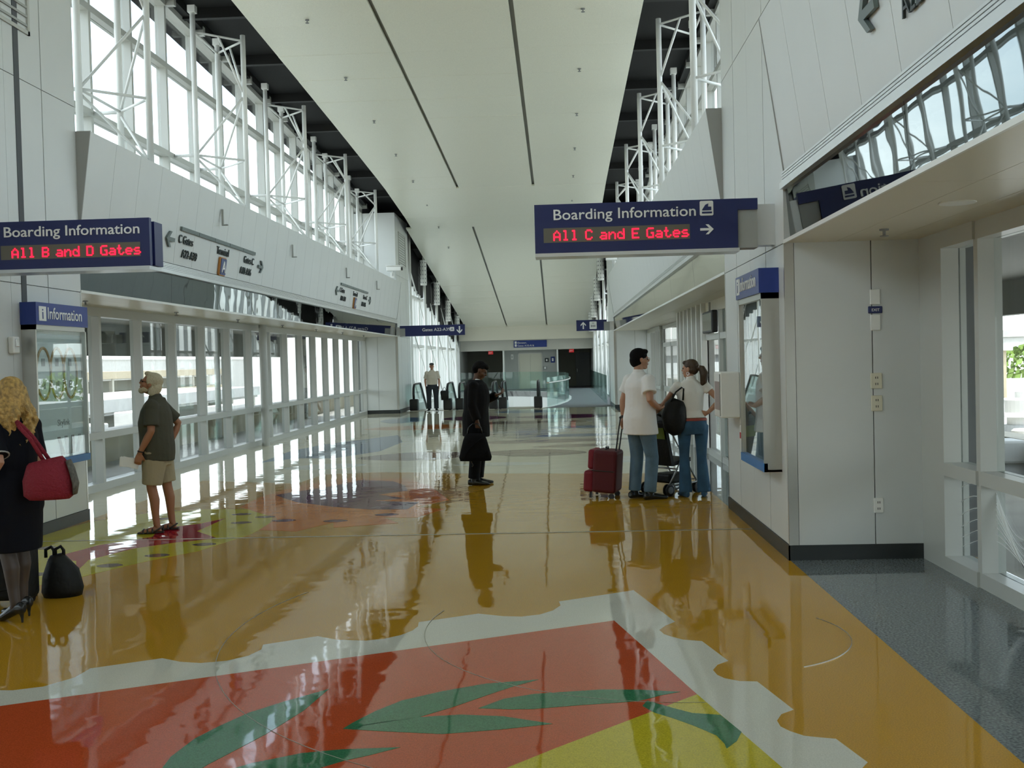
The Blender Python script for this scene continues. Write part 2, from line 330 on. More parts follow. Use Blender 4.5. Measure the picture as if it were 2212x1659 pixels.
# ---- carpeted far landing with the escalator well cut out
rim = [(-.66, 36.75), (-.45, 37.4), (-.1, 39.4), (.2, 41.8), (.38, 44.5), (.42, 47.5), (.3, 50.5), (-.1, 53.2), (-.75, 55.4), (-1.6, 57.0), (-2.6, 58.0), (-3.8, 58.6), (-5.6, 58.9)]
carp = MB().prism([(3.2, 36.75), (3.2, 72), (-7, 72), (-7, 58.9)] + rim[::-1], -.3, 0)
struct('floor_far_landing', carp, M_CARPET, 'grey carpet beyond the terrazzo')
wl = MB()
for (x0, y0), (x1, y1) in zip(rim[:-1], rim[1:]):
    d = Vector((x1-x0, y1-y0)); d.normalize(); nx, ny = -d.y*.12, d.x*.12
    wl.hexa([(x0, y0, -5), (x1, y1, -5), (x1-nx, y1-ny, -5), (x0-nx, y0-ny, -5)], [(x0, y0, .01), (x1, y1, .01), (x1-nx, y1-ny, .01), (x0-nx, y0-ny, .01)])
struct('wall_escalator_well', wl, M_STEELW, 'white curved wall of the escalator well')
struct('floor_lower_level', MB().box(-8, 3, 36, 62, -5.3, -5), M_CONCL)
struct('wall_well_near', MB().box(-5.6, 3.2, 36.6, 36.74, -5, -.25), M_STEELW)
gr = thing('glass_balustrade', 'curved frameless glass balustrade around the escalator well opening', 'railing')
for (x0, y0), (x1, y1) in zip(rim[1:-1], rim[2:]):
    d = Vector((x1-x0, y1-y0)); d.normalize(); nx, ny = -d.y*.02, d.x*.02
    build(MB().hexa([(x0, y0, .0), (x1, y1, .0), (x1-nx, y1-ny, .0), (x0-nx, y0-ny, .0)], [(x0, y0, 1.07), (x1, y1, 1.07), (x1-nx, y1-ny, 1.07), (x0-nx, y0-ny, 1.07)]), 'pane', M_GLASSG, gr)
build(MB().tube([(x+.07, y-.02, .88) for x, y in rim[1:8]], .022), 'handrail', M_STEEL, gr)
for x, y in rim[1:8:2]: build(MB().cbox((x+.03, y-.02, .88), (.09, .05, .05)), 'bracket', M_STEEL, gr)
gr2 = thing('glass_balustrade', 'straight glass balustrade beside the windowed walkway to the elevators', 'railing')
for k in range(14): build(MB().box(1.76, 1.78, 39.0+k*1.5, 40.48+k*1.5, 0, 1.07), 'pane', M_GLASSG, gr2)

# ---- pillars
def clad_face(parent, pts_y, x, s, zs, gap=.006, th=.02, name='cladding_panel', m=None):
    for y0, y1 in zip(pts_y[:-1], pts_y[1:]):
        for z0, z1 in zip(zs[:-1], zs[1:]):
            build(xb(MB(), s, x-th+.02, x+.02, y0+gap/2, y1-gap/2, z0+gap/2, z1-gap/2), name, m or M_WHITE, parent)
def pillar(n, s, y0, y1, top):
    p = struct('pillar_%d' % n, xb(MB(), s, AP+.02, AG+.35, y0+.012, y1-.012, 0, top), M_GROOVE)
    k = 4; ys = [y0+(y1-y0)*i/k for i in range(k+1)]
    zs = [.125, ZS, 4.75, top]
    for i in range(k):
        for z0, z1 in zip(zs[:-1], zs[1:]):
            if i == 1 and z0 == ZS and s < 0 and z1 > 4.7: pass
            build(xb(MB(), s, AP, AP+.02, ys[i]+(.009 if i != 2 else .002), ys[i+1]-(.009 if i != 1 else .002), z0+.004, z1-.004), 'cladding_panel', M_WHITE, p)
    for yy, d in ((y0, -1), (y1, 1)):      # end faces: steel corner, two tall panels
        a, b = sorted((yy, yy-d*.012))
        build(xb(MB(), s, AP-.004, AP+.075, min(yy+d*.004, yy-d*.02), max(yy+d*.004, yy-d*.02), .125, ZS), 'steel_corner', M_STEEL, p)
        xm = .5*(AP+.08+AG+.0)
        build(xb(MB(), s, AP+.079, xm+.045, a, b, .125, ZS+.02), 'cladding_panel', M_WHITE, p)
        build(xb(MB(), s, xm+.053, AG+.1, a, b, .125, ZS+.02), 'cladding_panel', M_WHITE, p)
        build(xb(MB(), s, AP, AG+.2, a, b, ZS+.02, top), 'cladding_panel', M_WHITE, p) if top > 5 else None
        build(xb(MB(), s, AP-.012, AG+.0, min(yy, yy+d*.012), max(yy, yy+d*.012), 0, .125), 'skirting', M_BASE, p)
    build(xb(MB(), s, AP-.012, AP, y0-.012, y1+.012, 0, .125), 'skirting', M_BASE, p)
    return p
PIL = {}
for i, (s, y0, y1) in enumerate(((-1, Y_N1, Y_F0), (1, Y_N1, Y_F0), (-1, Y_F1, Y_P2), (1, Y_F1, Y_P2), (-1, Y_N0-3.06, Y_N0), (1, Y_N0-3.06, Y_N0))):
    PIL[(s, y0)] = pillar(i+1, s, y0, y1, zc((y0+y1)/2)+.3)
# louvred grilles on the pillar tops
def grille(s, y0, y1, z0, z1, label):
    g = thing('louvre_grille', label, 'grille')
    fr = MB(); xb(fr, s, AP-.02, AP, y0, y1, z0, z0+.04); xb(fr, s, AP-.02, AP, y0, y1, z1-.04, z1); xb(fr, s, AP-.02, AP, y0, y0+.04, z0, z1); xb(fr, s, AP-.02, AP, y1-.04, y1, z0, z1)
    build(fr, 'frame', M_FRAME, g)
    for k in range(12):
        z = z0+.05+(z1-z0-.1)*(k+.5)/12; build(xb(MB(), s, AP-.016, AP-.002, y0+.04, y1-.04, z-.016, z+.010), 'slat', M_SIGNG, g)
    return g
grille(-1, 9.55, 10.75, 5.25, 6.5, 'louvred air grille high on the pillar above the red LED B and D gates sign')
grille(-1, 36.0, 37.6, 5.15, 6.3, 'louvred air grille high on the far pillar above the white security camera')

# ---- bays: glazing, bulkhead, towers
WN = [0]
def glazing(s, y0, y1, zrows, ztop, x_in=.12, mod=MOD, lower=True, head_follow=False, pane_m=None, a=AG):
    """mullions, transoms and panes of one window wall; zrows: transom bottoms."""
    WN[0] += 1; w = sroot('window_%d' % WN[0]); n = max(1, round((y1-y0)/mod)); mm = {}
    for i in range(n+1):
        y = y0+(y1-y0)*i/n; zt = (zc(y)+.36) if head_follow else ztop
        build(xb(MB(), s, a-x_in, a+.05, y-.036, y+.036, zrows[0][0], zt), 'mullion', M_FRAME, w)
    for (z, h) in zrows:
        build(xb(MB(), s, a-x_in-.002, a+.06, y0, y1, z, z+h), 'transom', M_FRAME, w)
    if head_follow:
        for i in range(n):
            ya, yb = y0+(y1-y0)*i/n, y0+(y1-y0)*(i+1)/n; x0, x1 = sorted((X(s, a-x_in-.03), X(s, a+.06)))
            za, zb = zc(ya)+.30, zc(yb)+.30
            build(MB().hexa([(x0, ya, za), (x1, ya, za), (x1, yb, zb), (x0, yb, zb)], [(x0, ya, za+.12), (x1, ya, za+.12), (x1, yb, zb+.12), (x0, yb, zb+.12)]), 'head', M_FRAME, w)
            build(xb(MB(), s, a-.30, a-.12, yb-.05, yb+.05, zb+.00, zb+.16), 'clip', M_FRAME, w)
    for i in range(n):
        ya, yb = y0+(y1-y0)*i/n+.04, y0+(y1-y0)*(i+1)/n-.04
        zz = [r[0] for r in zrows]+[ztop if not head_follow else 0]
        for k in range(len(zz)-1):
            zb_, zt_ = zz[k]+zrows[k][1], zz[k+1]
            if head_follow and k == len(zz)-2:
                x0, x1 = sorted((X(s, a-.006), X(s, a+.006))); z1, z2 = zc(ya)+.31, zc(yb)+.31
                build(MB().hexa([(x0, ya, zb_), (x1, ya, zb_), (x1, yb, zb_), (x0, yb, zb_)], [(x0, ya, z1), (x1, ya, z1), (x1, yb, z2), (x0, yb, z2)]), 'pane', pane_m or M_GLASS, w)
            else:
                build(xb(MB(), s, a-.006, a+.006, ya, yb, zb_, zt_), 'pane', pane_m or M_GLASS, w)
    return w
def bulkhead(n, s, y0, y1, mir, tl=.036):
    w = struct('wall_%s_bulkhead_%d' % ('left' if s < 0 else 'right', n), xb(MB(), s, AP+.08, AG+.2, y0, y1, ZS+.03, 4.25), M_GROOVE)
    k = round((y1-y0)/(MOD*2))
    for i in range(k):
        ya, yb = y0+(y1-y0)*i/k, y0+(y1-y0)*(i+1)/k
        for a0, a1 in ((AP+.012, AP+.42), (AP+.424, AP+.83), (AP+.834, AG+.02)): build(xb(MB(), s, a0, a1, ya+.002, yb-.002, ZS, ZS+.028), 'soffit_panel', M_CREAM, w)
    build(xb(MB(), s, AP-.006, AP+.012, y0, y1, ZS-.004, ZS+.026), 'soffit_edge', M_STEELW, w)
    for i in range(k):
        ya, yb = y0+(y1-y0)*i/k, y0+(y1-y0)*(i+1)/k
        build(MB().hexa([(X(s, AP+.052), ya+.003, ZS+.03), (X(s, AP+.072), ya+.003, ZS+.03), (X(s, AP+.072), yb-.003, ZS+.03), (X(s, AP+.052), yb-.003, ZS+.03)], [(X(s, AP+.052-tl), ya+.003, 3.09), (X(s, AP+.072-tl), ya+.003, 3.09), (X(s, AP+.072-tl), yb-.003, 3.09), (X(s, AP+.052-tl), yb-.003, 3.09)]), 'mirror_pane', mir, w)
    rl = MB(); xb(rl, s, AP-.03, AP+.06, y0, y1, 3.07, 3.12)
    for q in range(4): xb(rl, s, AP-.012, AP+.06, y0, y1, 3.128+q*.022, 3.144+q*.022)
    xb(rl, s, AP+.002, AP+.06, y0, y1, 3.12, 3.215); build(rl, 'ribbed_rail', M_STEEL2, w)
    t = 2*round((y1-y0)/MOD); me = None
    for i in range(t):
        ya, yb = y0+(y1-y0)*i/t+.003, y0+(y1-y0)*(i+1)/t-.003
        b = [(X(s, AP+.01), ya, 3.225), (X(s, AP+.03), ya, 3.225), (X(s, AP+.03), yb, 3.225), (X(s, AP+.01), yb, 3.225)]
        tp = [(X(s, AP-.17), ya, 4.47), (X(s, AP-.15), ya, 4.47), (X(s, AP-.15), yb, 4.47), (X(s, AP-.17), yb, 4.47)]
        build(MB().hexa(b, tp), 'cladding_panel', M_WHITE, w)
    for yy in (y0, y1):      # grey wedge closing the leaning panels
        e = .015 if yy == y0 else -.015
        build(MB().hexa([(X(s, AP+.0), yy, 3.225), (X(s, AP+.3), yy, 3.225), (X(s, AP+.3), yy+e, 3.225), (X(s, AP+.0), yy+e, 3.225)],
                        [(X(s, AP-.175), yy, 4.475), (X(s, AP+.3), yy, 4.475), (X(s, AP+.3), yy+e, 4.475), (X(s, AP-.175), yy+e, 4.475)]), 'end_panel', M_GREYP, w)
    build(xb(MB(), s, AP-.135, AG, y0+.02, y1-.02, 4.42, 4.468), 'top_shelf', M_WHITE, w)
    return w
bulkhead(1, -1, Y_F0, Y_F1, M_MIRROR, .018); bulkhead(1, 1, Y_F0, Y_F1, M_MIRROR2)
bulkhead(2, -1, Y_N0, Y_N1, M_MIRROR, .018); bulkhead(2, 1, Y_N0, Y_N1, M_MIRROR)
LOW = [(0.0, .11), (.74, .10), (2.5, .13)]; UPP = [(4.3, .08), (5.36, .10), (6.87, .10)]
glazing(-1, Y_F0, Y_F1, LOW, 2.63); glazing(1, 22.05, 26.4, LOW, 2.63); glazing(1, 30.92, Y_F1, LOW, 2.63)
glazing(-1, Y_N0, Y_N1, LOW, 2.63); glazing(1, Y_N0, 7.58, LOW, 2.63)
jb = sroot('window_30'); build(xb(MB(), 1, AG-.14, AG+.05, 8.20, Y_N1, 0, ZS), 'jamb_post', M_FRAME, jb); build(xb(MB(), 1, AG-.006, AG+.006, 7.62, 8.2, .1, 2.5), 'pane', M_GLASS, jb)
for z, h in LOW: build(xb(MB(), 1, AG-.142, AG+.06, 7.58, 8.2, z, z+h), 'transom', M_FRAME, jb)
for s in (-1, 1):
    glazing(s, Y_F0, Y_F1, UPP, 0, head_follow=True); glazing(s, Y_N0, Y_N1, UPP, 0, head_follow=True)
FARR = [(-5.0, .1), (-2.5, .1), (0.0, .12), (2.4, .1), (4.3, .1)]
def zfar(y): return zc(y)
WN[0] += 1
HD = 1.05                                # the glass of the sloping hall stops this far under the ceiling
for s in (-1, 1):      # tall glazing of the sloping far hall
    w = sroot('window_%d' % (WN[0]+(s > 0))); n = 22; ya0, ya1 = Y_P2, 60.3
    for i in range(n+1):
        y = ya0+(ya1-ya0)*i/n; build(xb(MB(), s, 4.05, 4.2, y-.035, y+.035, -5, zc(y)-HD), 'mullion', M_STEELW, w)
        if i < n:
            yb = ya0+(ya1-ya0)*(i+1)/n; x0, x1 = sorted((X(s, 4.155), X(s, 4.165)))
            for z0, z1 in ((-5, -2.5), (-2.5, 0), (0, 2.45), (2.45, 9)):
                za, zb_ = min(z1, zc(y)-HD), min(z1, zc(yb)-HD)
                if zb_ > z0+.05: build(MB().hexa([(x0, y+.035, z0+.04), (x1, y+.035, z0+.04), (x1, yb-.035, z0+.04), (x0, yb-.035, z0+.04)], [(x0, y+.035, za), (x1, y+.035, za), (x1, yb-.035, zb_), (x0, yb-.035, zb_)]), 'pane', M_GLASS, w)
            x0, x1 = sorted((X(s, 4.06), X(s, 4.2))); za, zb_ = zc(y)-HD, zc(yb)-HD
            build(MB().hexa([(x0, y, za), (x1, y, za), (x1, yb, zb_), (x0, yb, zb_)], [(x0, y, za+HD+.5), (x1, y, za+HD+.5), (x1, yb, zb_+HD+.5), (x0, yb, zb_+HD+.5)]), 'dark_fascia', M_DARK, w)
    for z in (-2.5, 0, 2.42): build(xb(MB(), s, 4.04, 4.2, ya0, ya1 if z < 2 else 60, z-.05, z+.05), 'transom', M_STEELW, w)
    build(xb(MB(), s, 4.04, 4.2, ya0, 45, 4.35, 4.45), 'transom', M_STEELW, w)
WN[0] += 2

def tower(s, y, label, far=False):
    t = thing('truss_tower', label, 'truss', (0, 0, 0), 0, 'triangular window trusses'); zb = 4.478; zt = zc(y+.6)+.28
    o1, o2, inn = (X(s, 4.36), y), (X(s, 4.36), y+1.28), (X(s, 3.68), y+.62)
    for (x_, y_), e in ((o1, .30), (o2, .12), (inn, .02)): build(MB().tube([(x_, y_, zb), (x_, y_, zt-.28+e)], .046, 12), 'post', M_STEELW, t, smooth=True)
    for (x_, y_), e in ((o1, .30), (o2, .12)): build(MB().cbox((x_, y_, zt-.28+e), (.13, .13, .12)), 'cap', M_STEELW, t)
    def bar(p, q, r=.02, name='brace'): build(MB().tube([p, q], r, 8), name, M_STEELW, t, smooth=True)
    zl, zm, zr = 5.40, 6.55, zt-.36
    for z in (zl, zr):
        bar((*o1, z), (*o2, z)); bar((*o1, z), (*inn, z)); bar((*o2, z), (*inn, z))
    for o in (o1, o2):
        bar((*o, zl), (*inn, zm)); bar((*inn, zm), (.5*(o[0]+inn[0]), .5*(o[1]+inn[1]), zr)); bar((*o, zl-.05), (*inn, zb+.04))
        bar((*o, zl), (X(s, AG-.1), o[1]+.12, zl+.02), .03, 'bracket')
    return t
nth = ['first', 'second', 'third', 'fourth', 'fifth', 'sixth', 'seventh', 'eighth', 'ninth']
for s, side in ((-1, 'above the Terminal A lettering'), (1, 'opposite the Terminal A lettering')):
    for k in range(5): tower(s, 13.35+k*3*MOD, 'white tubular window truss %s, %s from the near pillar' % (side, nth[k]))
    for k in range(4): tower(s, Y_N1-3.2-k*3*MOD, 'white window truss behind the near pillar, %s gates sign side, %s one' % ('B and D' if s < 0 else 'C and E', nth[k]))
# far hall frames: posts with long diagonals
for s in (-1, 1):
    for k in range(5):
        y = 38.9+k*4.2; t = thing('window_truss', 'tall white window truss post by the escalators, %s along the %s glazing' % (nth[k], 'downward escalator' if s < 0 else 'carpeted walkway'), 'truss', group='tall hall trusses')
        zt = zc(y)+.3
        build(MB().tube([(X(s, 3.72), y, -5 if s < 0 else 0), (X(s, 3.72), y, zt)], .06, 10), 'post', M_STEELW, t, smooth=True)
        build(MB().tube([(X(s, 4.1), y+.9, -5 if s < 0 else 0), (X(s, 4.1), y+.9, zt-.1)], .045, 10), 'post', M_STEELW, t, smooth=True)
        for za, zb_ in ((4.4, 2.3), (2.3, .2), (6.3, 4.4)):
            if za < zt: build(MB().tube([(X(s, 4.0), y, za), (X(s, 3.75), y+2.1, zb_)], .028, 8), 'brace', M_STEELW, t, smooth=True)
        for z in (2.3, 4.4, 5.4):
            if z < zt: build(MB().tube([(X(s, 3.72), y, z), (X(s, 4.1), y+.9, z)], .03, 8), 'strut', M_STEELW, t, smooth=True)

# ---- ceiling and roof
ceil = sroot('ceiling')
strips = [(-3.35, -1.19), (-1.11, 1.11), (1.19, 3.35)]
ys = list(np.arange(-20, 33.2, 1.52))+[35.6]+list(np.arange(37.1, 60.0, 1.52))+[60.2]
for i, (ya, yb) in enumerate(zip(ys[:-1], ys[1:])):
    gapless = 32.5 < .5*(ya+yb) < 36.6
    for a0, a1 in ([(-3.35, 3.35)] if gapless else strips):
        dz = random.uniform(-.003, .003); g = .0015
        pr_ = [(CX+a0, ya+g), (CX+a1, ya+g), (CX+a1, yb-g), (CX+a0, yb-g)]
        za, zb_ = zc(ya), zc(yb); f = dz
        wide = 1+ (.06 if yb > 38 else 0)
        b = [(CX+a0*wide if abs(a0) > 3 else CX+a0, ya+g, za+f), (CX+a1*wide if abs(a1) > 3 else CX+a1, ya+g, za+f), (CX+a1*wide if abs(a1) > 3 else CX+a1, yb-g, zb_-f), (CX+a0*wide if abs(a0) > 3 else CX+a0, yb-g, zb_-f)]
        build(MB().hexa(b, [(p[0], p[1], p[2]+.05) for p in b]), 'ceiling_panel', M_WHITE2, ceil)
bk = MB()
for ya, yb in zip(ys[:-1], ys[1:]):
    za, zb_ = zc(ya)+.09, zc(yb)+.09
    for xa, xb_ in ((CX-3.2, CX+3.2),):
        bk.hexa([(xa, ya, za), (xb_, ya, za), (xb_, yb, zb_), (xa, yb, zb_)], [(xa, ya, za+.05), (xb_, ya, za+.05), (xb_, yb, zb_+.05), (xa, yb, zb_+.05)])
build(bk, 'slot_backing', M_SIGNG, ceil)
rf = MB()
for ya, yb in zip(ys[:-1], ys[1:]):
    za, zb_ = zc(ya)+.55, zc(yb)+.55
    rf.hexa([(-7.3, ya, za), (3.7, ya, za), (3.7, yb, zb_), (-7.3, yb, zb_)], [(-7.3, ya, za+.3), (3.7, ya, za+.3), (3.7, yb, zb_+.3), (-7.3, yb, zb_+.3)])
rf.box(-7.3, 3.7, 60, 73, 3.9, 4.3)
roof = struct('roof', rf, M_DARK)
for s in (-1, 1):
    bm_ = MB()
    for ya, yb in zip(ys[:-1], ys[1:]):
        x0, x1 = sorted((X(s, 4.62), X(s, 4.95))); za, zb_ = zc(ya)+.40, zc(yb)+.40
        bm_.hexa([(x0, ya, za), (x1, ya, za), (x1, yb, zb_), (x0, yb, zb_)], [(x0, ya, za+.2), (x1, ya, za+.2), (x1, yb, zb_+.2), (x0, yb, zb_+.2)])
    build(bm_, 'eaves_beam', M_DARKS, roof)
    for k in range(30):
        y = -18+k*2.6
        if y < 59: build(xb(MB(), s, 3.2, 4.9, y, y+.12, zc(y)+.36, zc(y)+.55), 'purlin', M_DARKS, roof)
struct('wall_back', MB().box(-7.2, 3.7, -20.3, -20, 0, 8), M_WHITE)

# ---- far end
struct('wall_far_header', MB().box(-5.75, 2.15, 60.0, 60.2, 2.90, 4.0), mat('header_cream', (.80, .77, .66), .5))
fe = sroot('wall_far')
M_FARG = mat('far_grey_wall', (.42, .43, .41), .6)
build(MB().box(-5.75, 2.15, 60.9, 61.1, 2.30, 3.6), 'lower_header', mat('far_lower_header', (.60, .59, .53), .6), fe)
build(MB().box(-5.75, 2.15, 60.2, 60.9, 3.4, 3.6), 'lid', M_WHITE, fe)
build(MB().box(-3.25, -2.42, 62.0, 62.2, 0, 2.4), 'wall_piece', M_FARG, fe)
build(MB().box(-.98, -.12, 62.0, 62.2, 0, 2.4), 'wall_piece', M_FARG, fe); build(MB().box(-2.42, -.98, 62.0, 62.2, 2.13, 2.4), 'wall_piece', M_FARG, fe)
for x in (-3.3, -.12): build(MB().box(x, x+.09, 61.1, 62.2, 0, 2.4), 'corner_post', M_STEELW, fe)
for x0, x1 in ((-5.9, -5.75), (2.0, 2.2)): build(MB().box(x0, x1, 60.2, 71, 0, 3.4), 'side_wall', M_WHITE if x0 > 0 else M_FARG, fe)
build(MB().box(-3.3, -3.2, 62.2, 71, 0, 2.6), 'side_wall', M_GREYDD, fe); build(MB().box(-.15, -.05, 62.2, 71, 0, 2.6), 'side_wall', M_GREYDD, fe)
build(MB().box(-7, 3.2, 65.5, 65.7, 0, 2.6), 'end_wall', M_GREYDD, fe); build(MB().box(-5.9, 2.2, 61.1, 71, 2.4, 2.6), 'low_ceiling', M_WHITE, fe)
for x in (-3.5, 2.0): pass
d1 = tag(empty('door_1'), 'pale steel elevator door in the far wall', None, None, 'structure')
for x0, x1 in ((-2.36, -1.705), (-1.695, -1.04)): build(MB().box(x0, x1, 62.02, 62.08, 0, 2.08), 'door_leaf', mat('elevator_leaf', (.62, .60, .50), .35, metal=.3), d1)
fr = MB(); fr.box(-2.43, -2.36, 61.97, 62.1, 0, 2.14); fr.box(-1.04, -.97, 61.97, 62.1, 0, 2.14); fr.box(-2.43, -.97, 61.97, 62.1, 2.08, 2.14); build(fr, 'door_frame', M_STEEL, d1)
# a grey door at the end of the dark corridor beside the elevator
d2 = tag(empty('door_2'), 'grey door at the end of the dark corridor', None, None, 'structure')
build(MB().box(1.05, 1.95, 65.4, 65.48, 0, 2.1), 'door_leaf', M_GREYD, d2); build(MB().box(1.13, 1.16, 65.34, 65.4, .9, 1.1), 'door_handle', M_STEEL, d2)

# ---- round steel columns in the window bays
for n, (x, y) in enumerate(((-6.42, 22.35),)):
    struct('column_%d' % (n+1), MB().tube([(x, y, 0), (x, y, ZS)], .085, 18), M_FRAME)

# ---- right bay: platform doors stepping into the bay (Y 11.75 to 22.05)
XD = 2.60
dv = sroot('wall_right_platform')
build(MB().box(XD, XD+.12, 18.30, 22.05, 0, ZS), 'infill_panel', M_GREYP, dv)
for y in (18.30, 18.95, 19.6, 20.2, 20.85, 21.45, 21.95): build(MB().box(XD-.10, XD+.02, y, y+.10, 0, ZS), 'post', M_STEELW, dv)
build(MB().box(XD, 3.2, 21.95, 22.05, 0, ZS), 'return_panel', M_WHITE, dv)
build(MB().box(XD-.02, XD+.12, Y_F0, 18.30, 2.45, ZS), 'header', M_CREAM, dv)
for y in (12.2, 13.7, 15.2, 16.7): build(MB().box(XD-.04, XD+.10, y, y+.09, 0, 2.45), 'post', M_FRAME, dv)
build(MB().box(XD-.03, XD+.1, Y_F0, 18.3, 1.98, 2.08), 'transom', M_FRAME, dv); build(MB().box(XD-.03, XD+.1, Y_F0, 18.3, 0, .1), 'transom', M_FRAME, dv)
for y in (11.8, 13.79, 15.29, 16.79): build(MB().box(XD+.02, XD+.04, min(y, 12.2), y+1.41 if y > 12 else 12.2, .1, 1.98), 'pane', M_GLASS, dv); build(MB().box(XD+.02, XD+.04, min(y, 12.2), y+1.41 if y > 12 else 12.2, 2.08, 2.45), 'pane', M_GLASS, dv)
d3 = tag(empty('door_3'), 'glazed emergency door in the bay beyond the waiting couple', None, None, 'structure')
fr = MB(); xd = 3.07
for ya, yb, za, zb_ in ((26.4, 26.5, 0, 2.6), (30.82, 30.92, 0, 2.6), (26.4, 30.92, 2.0, 2.12), (28.6, 28.7, 0, 2.1), (26.4, 30.92, .72, .86), (26.4, 30.92, 0, .12), (26.4, 30.92, 2.52, 2.62)): fr.box(xd, xd+.05, ya, yb, za, zb_)
build(fr, 'door_frame', M_FRAME, d3)
for ya, yb in ((26.5, 28.6), (28.7, 30.82)):
    for za, zb_ in ((.12, .72), (.86, 2.0), (2.12, 2.52)): build(MB().box(xd+.02, xd+.03, ya, yb, za, zb_), 'pane', M_GLASS, d3)
# ------------------------------------------------------------------ outside
struct('ground', MB().box(-400, 400, -300, 500, -7.3, -7), M_CONCL, 'pale apron ground far below the station')
struct('kerb_left', MB().box(-8.9, -6.78, -16, 60, -.4, -.02), M_CONCL); struct('kerb_right', MB().box(3.2, 6.2, -16, 60, -.4, -.06), M_CONC)
lp = struct('parapet_wall_left', MB().box(-9.0, -8.6, -16, 60, -3, .50), M_TAN)
build(MB().box(-9.05, -8.55, -16, 60, .50, .58), 'coping', M_CONCL, lp)
rp = struct('parapet_wall_right', MB().box(6.2, 6.6, -16, 60, -3, .48), M_CONC)
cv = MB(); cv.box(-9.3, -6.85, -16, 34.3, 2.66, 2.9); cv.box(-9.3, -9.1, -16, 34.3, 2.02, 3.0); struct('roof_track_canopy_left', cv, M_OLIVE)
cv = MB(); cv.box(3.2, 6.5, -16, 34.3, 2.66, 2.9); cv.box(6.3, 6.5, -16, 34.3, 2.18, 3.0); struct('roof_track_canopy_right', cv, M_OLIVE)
for i, y in enumerate((16.3, 24.9, 33.6)):
    g_ = thing('canopy_post', 'slim round canopy post outside the long glass wall, %s from the near pillar' % nth[i], 'post', (-8.3, y, -.02), 0, 'canopy posts outside the glass wall')
    build(MB().tube([(0, 0, 0), (0, 0, 2.68)], .07, 12), 'shaft', M_FRAME, g_, smooth=True); build(MB().box(-.14, .14, -.14, .14, 0, .02), 'base_plate', M_SIGNG, g_)
def garage(name, label, x, y0, y1, levels, top, m, d=14):
    g = thing(name, label, 'building', (x, y0, -7)); L = y1-y0
    for k in range(levels):
        z = top+7-k*2.9; build(MB().box(-d, 0, 0, L, z-1.0, z), 'spandrel', m, g); build(MB().box(-d, -.3, 0, L, z-1.25, z-1.0), 'slab', M_CONCL, g)
        if k < levels-1:
            for j in range(int(L//8)+1): build(MB().box(-.7, -.2, j*8, j*8+.6, z-2.9, z-1.0), 'pier', M_CONC, g)
    build(MB().box(-d, -4, 0, L, 0, top+6), 'core', M_GREYDD, g); return g
garage('parking_garage', 'long tan parking garage with open decks beyond the glass wall', -62, 30, 190, 3, 1.55, M_TAN)
garage('parking_garage', 'low pale deck with bright roof edge in front of the tan garage', -35, 22, 120, 2, -.55, M_CONCL, 12)
def block(name, label, x0, x1, y0, y1, top, m, wins=(), wm=None):
    b = thing(name, label, 'building', ((x0+x1)/2, (y0+y1)/2, -7)); cx_, cy_ = (x0+x1)/2, (y0+y1)/2
    build(MB().box(x0-cx_, x1-cx_, y0-cy_, y1-cy_, 0, top+7), 'walls', m, b)
    build(MB().box(x0-cx_-.2, x1-cx_+.2, y0-cy_-.2, y1-cy_+.2, top+7, top+7.3), 'parapet', M_CONCL, b)
    for (xa, ya, yb, za, zb_) in wins: build(MB().box(xa-cx_, xa-cx_+.15, ya-cy_, yb-cy_, za+7, zb_+7), 'window', wm or M_GREYD, b)
    return b
block('office_block', 'tall tan block with dark window strip at the near end of the glass wall', -59, -50, 52, 60, 9, M_TAN, [(-50, 55.0, 56.6, -2, 7.5)])
block('terminal_wing', 'large plain light grey building standing past the garage', -120, -100, 190, 330, 4.0, M_CONCL)
block('white_hangar', 'white building with a blue sign stripe beyond the garage roof', -100, -92, 108, 165, 3.6, M_STEELW, [(-92, 128, 138, 2.2, 3.2)], M_NAVY2)
for i, (x, y, w, h) in enumerate(((-26, 40, 3.0, 1.7), (-28, 47, 2.4, 1.4), (-27, 57, 3.4, 1.6), (-29, 70, 3, 1.8), (-28, 86, 4, 1.5))):
    t = thing('roof_unit', 'grey metal air handler among the lower roofs outside, %s in line' % nth[i], 'roof unit', (x, y, -2.9), 0, 'roof units outside the glass wall')
    build(MB().rbox((0, 0, h/2), (2, w, h), .08), 'casing', M_CONCL, t); build(MB().box(.98, 1.03, -w*.35, w*.35, h*.2, h*.75), 'louvre', M_GREYD, t); build(MB().cbox((0, 0, -.05), (2.2, w+.2, .1)), 'curb', M_CONC, t)
struct('roof_lower_left', MB().box(-33, -16, 25, 120, -3.6, -2.9), M_GREYD)
# outside the near right window: bright flat roof with vents, overpass, trees
struct('roof_lower_right', MB().box(7, 60, 2, 75, -1.0, -.45), mat('white_roof_gravel', (.55, .545, .52), .9, noise=(4, .06)))
def vent(x, y, sc, label):
    v = thing('roof_vent', label, 'roof vent', (x, y, -.45), 0, 'roof vents')
    build(MB().lathe([(.62*sc, 0), (.62*sc, .35*sc)], n=20), 'curb', M_GREYD, v, smooth=False); build(MB().lathe([(.5*sc, .35*sc), (.5*sc, .75*sc)], n=20), 'neck', M_CONCL, v)
    build(MB().lathe([(.78*sc, .72*sc), (.82*sc, .80*sc), (.78*sc, .92*sc)], n=20), 'brim', M_STEELW, v); build(MB().lathe([(.58*sc, .92*sc), (.60*sc, 1.5*sc), (.5*sc, 1.58*sc)], n=20), 'cap', M_CONCL, v); return v
vent(11.75, 27.2, .55, 'squat round white roof vent with wide brim seen through the near window'); vent(14.9, 34.0, .5, 'round white roof vent standing farther back on the bright roof')
